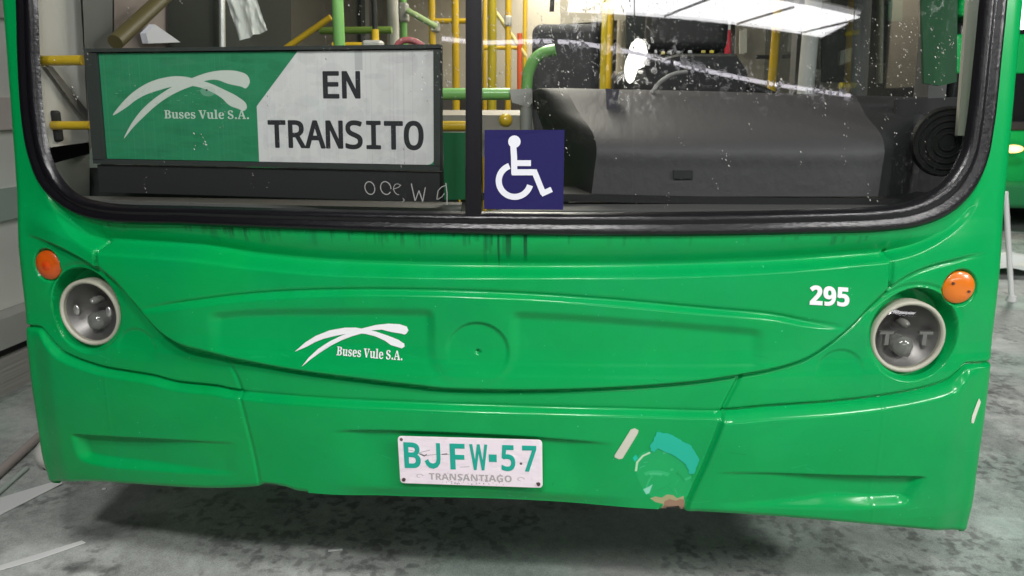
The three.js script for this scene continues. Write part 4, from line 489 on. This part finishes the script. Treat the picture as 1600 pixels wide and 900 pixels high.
part('ceiling_panel', hull([...[[0.1047,2.0554,-2.4],[0.4727,2.0521,-2.4],[0.475,1.8375,-2.4],[0.1226,1.8139,-2.4]], ...[[0.1009,2.0711,-2.5],[0.4777,2.0677,-2.5],[0.4801,1.8479,-2.5],[0.1192,1.8238,-2.5]]]), std(lin(0.5, 0.46, 0.39), 0.6), bus);
part('lamp_bracket', rod(...[[0.0841,1.9801,-2.3],[0.0797,1.8652,-2.3]], 0.012), BLACK, bus);

// ------------------------------------------------------------ route board and the things stood with it behind the glass
{ const q = [...[[-1.0716,1.5505,-0.255]], ...[[-0.0915,1.5372,-0.15]], ...[[-0.0933,1.2503,-0.135]], ...[[-1.0728,1.2333,-0.24]]].map((p) => V3(...p));
  const ctr = q[0].clone().add(q[1]).add(q[2]).add(q[3]).multiplyScalar(0.25), X = q[1].clone().add(q[2]).sub(q[0]).sub(q[3]).multiplyScalar(0.5), Y = q[0].clone().add(q[1]).sub(q[2]).sub(q[3]).multiplyScalar(0.5), w = X.length(), h = Y.length(); X.normalize(); const Z = X.clone().cross(Y).normalize(), Yv = Z.clone().cross(X);
  const b = thing('route_board', 'framed route board reading EN TRANSITO behind the left windscreen pane', 'route board', ctr.toArray()); b.quaternion.setFromRotationMatrix(new THREE.Matrix4().makeBasis(X, Yv, Z));
  const F = std(lin(0.05, 0.055, 0.052), 0.45), fw = 0.018;
  part('board_frame', mergeGeometries([box(w, 0.009, 0.02, 0, h / 2 - 0.0045, 0), box(w, fw * 0.7, 0.02, 0, -h / 2 + fw * 0.35, 0), box(0.036, h - 0.022, 0.02, -w / 2 + 0.018, -0.001, 0), box(0.016, h - 0.022, 0.02, w / 2 - 0.008, -0.001, 0), box(w, h, 0.004, 0, 0, -0.014)].map((g) => g.toNonIndexed())), F, b);
  const TW = 1536, TH = 560, [c, d] = canvas(TW, TH); d.fillStyle = 'rgb(46,146,101)'; d.fillRect(0, 0, TW, TH);
  for (let i = 0; i < 500; i++) { d.fillStyle = rnd() < 0.5 ? `rgba(20,98,60,${rr(0.03, 0.12)})` : `rgba(96,150,116,${rr(0.03, 0.1)})`; d.beginPath(); d.ellipse(rr(0, TW), rr(0, TH), rr(10, 90), rr(4, 30), 0, 0, 7); d.fill(); }
  for (let i = 0; i < 120; i++) { d.fillStyle = `rgba(140,190,160,${rr(0.02, 0.08)})`; d.fillRect(rr(0, TW * 0.5), 0, rr(1, 5), TH); }
  const cx = (x) => (x - 158) / (681 - 158) * TW, cy = (y) => (y - 80) / (258 - 80) * TH;
  d.fillStyle = 'rgb(238,233,233)'; d.beginPath(); d.moveTo(cx(480), 0); d.lineTo(TW, 0); d.lineTo(TW, TH - 26); d.quadraticCurveTo(TW - 4, TH - 2, TW - 30, TH); d.lineTo(cx(413), TH); d.lineTo(cx(413), cy(167)); d.closePath(); d.fill(); d.save(); d.clip();
  for (let i = 0; i < 300; i++) { d.fillStyle = rnd() < 0.5 ? `rgba(180,176,182,${rr(0.03, 0.12)})` : `rgba(228,226,228,${rr(0.03, 0.12)})`; d.beginPath(); d.ellipse(rr(TW * 0.45, TW), rr(0, TH), rr(10, 60), rr(10, 60), 0, 0, 7); d.fill(); }
  for (let i = 0; i < 40; i++) { d.fillStyle = `rgba(120,118,122,${rr(0.03, 0.12)})`; d.fillRect(rr(TW * 0.5, TW), 0, rr(1, 3), TH); } d.fillStyle = 'rgba(150,146,150,0.35)'; d.fillRect(cx(566), 0, 34, cy(110)); d.restore();
  d.fillStyle = 'rgb(46,46,50)'; const word = (t, x0, x1, y0, y1) => { const n = t.length; d.font = '100px monospace'; d.lineJoin = 'round'; [...t].forEach((ch, i) => { const a = x0 + (x1 - x0) * (i + 0.06) / n, bw = (x1 - x0) / n * 0.9; d.save(); d.translate(cx(a), cy(y1)); const H = cy(y1) - cy(y0); d.scale((cx(a + bw) - cx(a)) / 52, H / 71); d.strokeStyle = 'rgb(46,46,50)'; d.lineWidth = 5; d.strokeText(ch, -4, 0); d.fillText(ch, -4, 0); d.restore(); }); };
  word('EN', 513, 575, 113, 153); word('TRANSITO', 428, 666, 191, 233);
  for (let i = 0; i < 160; i++) { d.fillStyle = `rgba(205,203,206,${rr(0.3, 0.9)})`; d.fillRect(rr(cx(428), cx(666)), rr(cy(110), cy(234)), rr(1, 5), rr(1, 5)); }
  const lx = (x, y) => [cx(174 + (x - 72) * (230 / 738)), cy(109 + (y - 100) * (114 / 280))]; d.fillStyle = 'rgb(222,226,218)';
  globalThis.logoPts((L) => L).forEach((L) => { const o = smoothOutline(L, 120); d.beginPath(); o.forEach(([x, y], i) => { const q = lx(x, y); i ? d.lineTo(...q) : d.moveTo(...q); }); d.closePath(); d.fill(); });
  d.fillStyle = 'rgb(214,226,214)'; d.font = 'bold 62px serif'; const tw = d.measureText('Buses Vule S.A.').width; d.save(); d.translate(cx(261), cy(188)); d.scale((cx(401) - cx(261)) / tw, 1); d.fillText('Buses Vule S.A.', 0, 0); d.restore();
  d.fillStyle = 'rgba(190,205,192,0.45)'; d.beginPath(); d.ellipse(cx(336), cy(143), 36, 26, 0, 0, 7); d.fill(); d.fillStyle = 'rgb(60,60,50)'; d.beginPath(); d.arc(cx(334), cy(141), 5, 0, 7); d.fill(); d.fillStyle = 'rgba(170,205,180,0.5)'; for (let i = 0; i < 40; i++) d.fillRect(cx(rr(165, 370)), cy(rr(138, 166)), rr(2, 22), rr(1, 4));
  const t = new THREE.CanvasTexture(c); t.colorSpace = THREE.SRGBColorSpace; part('board_print', (() => { const g = new THREE.BoxGeometry(w - 0.056, h - 0.026, 0.003); g.translate(0.010, 0.001, 0.0); return g; })(), std(0xffffff, 0.6, { map: t }), b);
  const bt = [-w * 0.5, w * 0.5].map((x) => x); part('board_foot', box(w - 0.01, 0.075, 0.03, 0.002, -h / 2 - 0.040, -0.012), std(lin(0.028, 0.027, 0.028), 0.55), b); }
{ const p = [...[[-0.1173,1.331,-0.3],[-0.0566,1.3315,-0.3],[-0.0581,1.1516,-0.3],[-0.1165,1.1506,-0.3]]]; const m = single('green_notice_board', hull([...p, ...p.map(([x, y, z]) => [x, y, z - 0.012])]), std(lin(0.014, 0.15, 0.055), 0.5), 'narrow green board standing between the route board and the windscreen divider', 'notice board'); }
single('pink_hose', tube([[-0.2467,1.5393,-0.34],[-0.2444,1.5591,-0.34],[-0.2249,1.5705,-0.34],[-0.2006,1.5688,-0.34],[-0.1817,1.559,-0.34],[-0.163,1.5426,-0.34]], 0.0085), std(lin(0.5, 0.13, 0.14), 0.5), 'pink bent hose showing over the top edge of the route board', 'hose');

// ------------------------------------------------------------ yard: floor, wall, small things, parked bus, lit canopy
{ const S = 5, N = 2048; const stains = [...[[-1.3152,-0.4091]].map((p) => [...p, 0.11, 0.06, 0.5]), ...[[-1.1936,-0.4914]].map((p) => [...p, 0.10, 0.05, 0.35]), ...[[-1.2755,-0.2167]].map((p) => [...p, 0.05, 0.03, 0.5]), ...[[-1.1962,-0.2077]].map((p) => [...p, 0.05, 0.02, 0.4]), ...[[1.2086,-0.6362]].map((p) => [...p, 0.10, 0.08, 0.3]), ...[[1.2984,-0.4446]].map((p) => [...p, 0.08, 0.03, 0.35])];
  const tex = dataTex(N, N, (u, v) => { const x = (u - 0.5) * S, z = (0.5 - v) * S; const big = fbm(u * 8, v * 8, 4, 8), mid = fbm(u * 40 + 3, v * 40 + 7, 4, 40), small = fbm(u * 220, v * 220, 2, 220);
    let a = 0.385 + 0.16 * (big - 0.5) + 0.12 * (mid - 0.5) + 0.12 * (small - 0.5) + 0.16 * (hash(Math.round(u * N), Math.round(v * N)) - 0.5); const blot = sstep(0.46, 0.72, fbm(u * 200 + 11, v * 200 + 5, 3, 200)) * sstep(0.40, 0.62, fbm(u * 24 + 2, v * 24 + 9, 4, 24) + 0.08 * sstep(0.6, 1.0, x)); a *= 1 - 0.45 * blot; a -= 0.085 * sstep(0.7, 1.5, x + 0.6 * (big - 0.5));
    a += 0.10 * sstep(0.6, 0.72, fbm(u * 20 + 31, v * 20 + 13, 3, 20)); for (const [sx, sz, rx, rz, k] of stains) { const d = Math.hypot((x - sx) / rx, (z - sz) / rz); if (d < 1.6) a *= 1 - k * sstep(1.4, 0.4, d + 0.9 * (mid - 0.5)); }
    const gr = sstep(0.45, 0.6, fbm(u * 6 + 40, v * 6 + 3, 3, 6)); const lum = clamp(a, 0.03, 0.8), e = (c) => 255 * clamp(c) ** (1 / 2.2); return [e(lum * (0.95 - 0.12 * gr)), e(lum), e(lum * (0.95 - 0.05 * gr))]; }, true);
  const rough = dataTex(256, 256, (u, v) => grey(255 * clamp(0.55 + 0.5 * (fbm(u * 12, v * 12, 4, 12) - 0.35)))); tex.anisotropy = 8;
  const g = new THREE.PlaneGeometry(48, 48, 1, 1); g.rotateX(-Math.PI / 2); const uv = g.attributes.uv, p = g.attributes.position; for (let i = 0; i < uv.count; i++) uv.setXY(i, p.getX(i) / S + 0.5, -p.getZ(i) / S + 0.5);
  rough.repeat.set(4, 4); const fl = structure('floor', g, std(0xffffff, 1, { map: tex, roughnessMap: rough, bumpMap: tex, bumpScale: 0.003 })); }
[[-0.5038,-0.3808],[-1.4879,-0.6893]].forEach(([x, z], i) => { const g = box(i ? 0.014 : 0.045, 0.004, i ? 0.012 : 0.009, 0, 0, 0, 0.0015); g.rotateY(0.3); g.translate(x, 0.004, z); single('paper_scrap', g, std(lin(0.55, 0.57, 0.55), 0.8), i ? 'tiny pale scrap on the floor below the left bumper corner' : 'pale strip of scrap on the floor under the middle of the bus', 'scrap'); });
const PAINTW = std(lin(0.62, 0.63, 0.62), 0.6, { bumpMap: GRAIN, bumpScale: 0.001 });
function floorStrip(q, label, y = 0.004) { const s = shapeOf(q.map(([x, z]) => [x, -z])), g = new THREE.ExtrudeGeometry(s, { depth: 0.002, bevelEnabled: false }); g.rotateX(-Math.PI / 2); g.translate(0, y, 0); return single('floor_line', g, PAINTW, label, 'painted line'); }
floorStrip([[-1.8137,-0.3984],[-1.9003,-0.501],[-1.8194,-0.5826],[-1.6961,-0.7333],[-1.6674,-0.7107],[-1.7307,-0.4702]], 'broad white line painted on the floor at the left bumper corner');
floorStrip([[-1.5394,-0.123],[-1.5569,-0.1442],[-1.4344,-0.2602],[-1.3463,-0.3472],[-1.3267,-0.3377],[-1.415,-0.2337]], 'thin white line painted on the floor in front of the broad one');
{ const G0 = [[-1.9466,-0.7438],[-2.0194,-1.0573]], d = [G0[1][0] - G0[0][0], G0[1][1] - G0[0][1]]; single('floor_pipe', rod([G0[0][0] - d[0], 0.018, G0[0][1] - d[1]], [G0[1][0] + 3 * d[0], 0.018, G0[1][1] + 3 * d[1]], 0.018), std(lin(0.36, 0.31, 0.29), 0.5), 'pale pipe lying on the floor left of the bus', 'pipe');
  const H = [[-1.8472,-0.6178],[-1.8818,-0.8043]], e = [H[1][0] - H[0][0], H[1][1] - H[0][1]]; single('floor_hose', rod([H[0][0] - e[0], 0.009, H[0][1] - e[1]], [H[1][0], 0.009, H[1][1]], 0.009), std(lin(0.36, 0.42, 0.38), 0.5), 'thin light hose lying on the floor beside the pale pipe', 'hose'); }
{ const [a, b] = [[-1.8065,-0.7743],[-1.6339,-0.7142]]; const c = new THREE.CapsuleGeometry(0.07, 0.34, 8, 20); c.rotateZ(Math.PI / 2); c.scale(1, 1, 1.2); c.translate(-1.62, 0.06, -0.86); single('wheel_stop', c, std(lin(0.5, 0.5, 0.46), 0.6, { bumpMap: GRAIN, bumpScale: 0.002 }), 'rounded white concrete block behind the left bumper corner', 'wheel stop'); }
{ // long low wall on the left
  const w = thing('yard_wall', 'pale grey-green sheet wall on a concrete plinth left of the bus', 'wall', [-2.56, 0, 0]); const Z0 = -1.1, Z1 = -9, L = Z0 - Z1, zc = (Z0 + Z1) / 2;
  part('plinth', box(0.2, 0.17, L, -0.1, 0.085, zc), std(lin(0.30, 0.29, 0.27), 0.8, { bumpMap: GRAIN, bumpScale: 0.003 }), w); part('plinth_gap', box(0.16, 0.05, L, -0.13, 0.195, zc), DARK, w); part('rail', box(0.2, 0.15, L, -0.1, 0.295, zc), std(lin(0.34, 0.34, 0.32), 0.7), w);
  for (let k = 0; k < 10; k++) part('wall_sheet', box(0.03, 2.6, 0.985, -0.14, 1.672, Z0 - 0.5 - k), std(k % 3 ? lin(0.58, 0.65, 0.59) : lin(0.62, 0.62, 0.58), 0.5, { bumpMap: GRAIN, bumpScale: 0.002 }), w);
  for (const [y, c] of [[0.9, lin(0.32, 0.38, 0.34)], [1.35, lin(0.5, 0.44, 0.42)], [1.9, lin(0.46, 0.42, 0.40)]]) part('wall_rail', box(0.02, 0.16, L, -0.115, y, zc), std(c, 0.6), w); }
{ // white rod standing on the right
  const p = [[3.3239,0.8137,-4.14],[3.4835,0.0007,-4.14]]; const r = thing('white_rod', 'thin white rod standing on the floor beside the parked bus', 'rod', [p[1][0], 0, p[1][2]]); part('shaft', rod([p[0][0] - p[1][0], p[0][1], 0], [0, 0.02, 0], 0.019), std(lin(0.7, 0.7, 0.7), 0.5), r); part('rod_foot', (() => { const g = new THREE.CylinderGeometry(0.03, 0.04, 0.04, 16); g.translate(0, 0.02, 0); return g; })(), std(lin(0.6, 0.6, 0.6), 0.6), r); }
{ const p = thing('plastic_sheeting', 'pale crumpled sheet lying on the floor before the parked bus', 'plastic sheet', [4.05, 0, -5.3]); const g = new THREE.PlaneGeometry(1.6, 0.7, 24, 12); g.rotateX(-Math.PI / 2); const a = g.attributes.position; for (let i = 0; i < a.count; i++) a.setY(i, 0.02 + 0.14 * fbm(a.getX(i) * 3 + 5, a.getZ(i) * 4, 3)); g.computeVertexNormals(); part('sheet', g, std(lin(0.55, 0.58, 0.58), 0.4, { side: THREE.DoubleSide }), p); }
{ // the other green bus
  const b = thing('parked_bus', 'second green bus parked far behind on the right', 'bus', [5.6, 0, -7.6]); part('body', box(2.5, 0.85, 6, 0, 0.78, -3, 0.08), GREEN, b); part('window_band', box(2.44, 1.15, 5.9, 0, 1.78, -3, 0.06), std(lin(0.01, 0.011, 0.012), 0.15), b); part('belt_panel', box(2.5, 0.42, 6, 0, 2.0, -3.01, 0.02), GREEN, b); part('roof', box(2.5, 0.4, 6, 0, 2.6, -3, 0.08), GREEN, b);
  part('bumper', box(2.52, 0.3, 0.3, 0, 0.45, 0.02, 0.06), std(lin(0.01, 0.16, 0.05), 0.4), b); part('window_seal', box(2.3, 0.10, 0.05, 0, 1.22, 0.0, 0.02), BLACK, b); for (const x of [-0.95, 0.95]) { const g = new THREE.SphereGeometry(0.09, 20, 12); g.scale(1, 1, 0.4); g.translate(x, 0.85, 0.02); part('headlamp', g, phys(lin(0.6, 0.5, 0.3), 0.2), b); }
  for (const x of [-1.0, 1.0]) for (const z of [-1.2, -5]) { const w = lathe([[0.02, -0.13], [0.44, -0.13], [0.46, 0.1], [0.44, 0.13], [0.02, 0.13]], 28); w.rotateY(Math.PI / 2); w.translate(x, 0.46, z); part('wheel', w, BLACK, b); }
  const [q] = [[5.0436,0.9683,-7.4]]; const m = part('marker_lamp', (() => { const g = new THREE.SphereGeometry(0.075, 16, 10); g.scale(1.5, 0.6, 0.5); g.translate(q[0] - 5.6, q[1], 0.16); return g; })(), new THREE.MeshStandardMaterial({ color: lin(0.8, 0.5, 0.2), emissive: lin(1, 0.55, 0.22), emissiveIntensity: 2.2 }), b); const pl = new THREE.PointLight(lin(1, 0.6, 0.3), 0.3, 0, 2); pl.position.set(q[0], q[1], -7.3); scene.add(pl); }
{ const [p] = [[4.2019,2.3103,-6]]; const l = thing('yard_lamp', 'bright white lamp glowing at the upper right behind the bus', 'lamp', p); part('lamp_globe', new THREE.SphereGeometry(0.2, 24, 16), new THREE.MeshStandardMaterial({ color: 0xffffff, emissive: lin(1, 0.99, 0.95), emissiveIntensity: 6 }), l); part('lamp_pole', rod([0.05, -p[1], -0.3], [0.05, 1.2, -0.3], 0.04), GREYP, l); part('lamp_arm', rod([0.05, 0.2, -0.3], [0, 0.12, 0], 0.025), GREYP, l); const q = new THREE.PointLight(lin(1, 0.98, 0.93), 16, 0, 2); q.position.set(...p); q.castShadow = true; q.shadow.radius = 9; scene.add(q); }
{ // canopy with glowing panels: it lights the yard and shows in the windscreen
  const c = thing('lit_canopy', 'glowing white canopy roof on thin steel trusses in front of the bus', 'canopy', [5.5, 4.5, 11.0]); for (let k = 0; k < 4; k++) part('light_panel', box(2.19, 0.03, 2.0, -3.3 + 2.2 * k, 0.02, 0), new THREE.MeshStandardMaterial({ color: 0xffffff, emissive: lin(1, 0.985, 1), emissiveIntensity: 3 }), c);
  part('canopy_roof', box(8.9, 0.08, 2.1, 0, 0.1, 0), GREYP, c); for (let k = 0; k < 4; k++) part('truss', rod([-3.9 + k * 2.4, -0.1, 0.7], [-2.9 + k * 2.4, -0.1, -0.95], 0.02), DARK, c); for (const x of [-4.2, 0, 4.2]) part('canopy_hanger', rod([x, 0.1, 0], [x, 2.2, 0], 0.03), GREYP, c); }
FLOODS.forEach(([x, y, z, w, h, ax, az], i) => { const f = thing('floodlight', ['floodlight under the roof edge nearest the middle of the bus', 'floodlight under the roof edge on the driver side', 'floodlight hung farthest out in front of the bus', 'wide low floodlight far out on the driver side'][i], 'floodlight', [x, y, z], 'floodlights over the yard'); f.lookAt(ax, 0.3, az);
  part('lamp_glass', box(w, h, 0.02), new THREE.MeshStandardMaterial({ color: 0xffffff, emissive: lin(1, 0.985, 0.96), emissiveIntensity: 8 }), f); part('housing', box(w + 0.06, h + 0.06, 0.1, 0, 0, -0.065, 0.02), DARK, f); part('hanger', rod([0, 0.1, -0.1], [0, 1.3, -0.7], 0.015), DARK, f); });
{ // fluorescent tube and work lamp that show as streak and glare in the glass
  const t = [[-1.3859,2.7848,6],[-0.724,2.7399,6],[0.6039,2.7508,6],[1.7606,2.6702,6],[2.7607,2.5614,6],[4.2353,2.461,6],[6.1621,2.4164,6]], A = t[0], B = t[t.length - 1]; const o = thing('tube_light', 'long glowing tube light hung across the yard in front of the bus', 'tube light', [(A[0] + B[0]) / 2, 0, 6]); const off = (p) => [p[0] - (A[0] + B[0]) / 2, p[1], 0];
  const path = new THREE.CatmullRomCurve3(t.map((p) => V3(...off(p))), false, 'centripetal'); for (const [a, b] of [[0, 0.24], [0.252, 0.5], [0.51, 0.76], [0.768, 1]]) part('tube_lamp', tube(Array.from({ length: 9 }, (_, i) => path.getPointAt(a + (b - a) * i / 8).toArray()), 0.021, 24, 10), new THREE.MeshStandardMaterial({ color: 0xffffff, emissive: lin(0.95, 0.9, 1), emissiveIntensity: 7 }), o); for (const p of [off(t[0]), off(t[3]), off(t[6])]) part('hanger', rod([p[0], p[1] + 0.03, 0], [p[0], 4.4, 0], 0.008), DARK, o);
  const [w] = [[1.8884,2.699,6]]; const l = thing('work_lamp', 'bright round work lamp on a stand in front of the bus', 'lamp', [w[0], 0, 6.2]); part('lamp_globe', (() => { const g = new THREE.SphereGeometry(0.15, 24, 16); g.scale(1.05, 1.0, 1); g.translate(0, w[1], 0); return g; })(), new THREE.MeshStandardMaterial({ color: 0xffffff, emissive: lin(1, 0.97, 0.9), emissiveIntensity: 30 }), l); part('lamp_globe', (() => { const g = new THREE.SphereGeometry(0.11, 20, 14); g.scale(0.9, 1.3, 1); g.translate(-0.12, w[1] - 0.15, 0.02); return g; })(), new THREE.MeshStandardMaterial({ color: 0xffffff, emissive: lin(1, 0.97, 0.9), emissiveIntensity: 30 }), l); part('lamp_stand', rod([0, 0, 0.2], [0, w[1] + 0.1, 0.2], 0.02), DARK, l);
  const q = new THREE.PointLight(lin(1, 0.97, 0.9), 1.2, 0, 2); q.position.set(w[0], w[1], 6.2); scene.add(q); }
renderer.render(scene, camera);
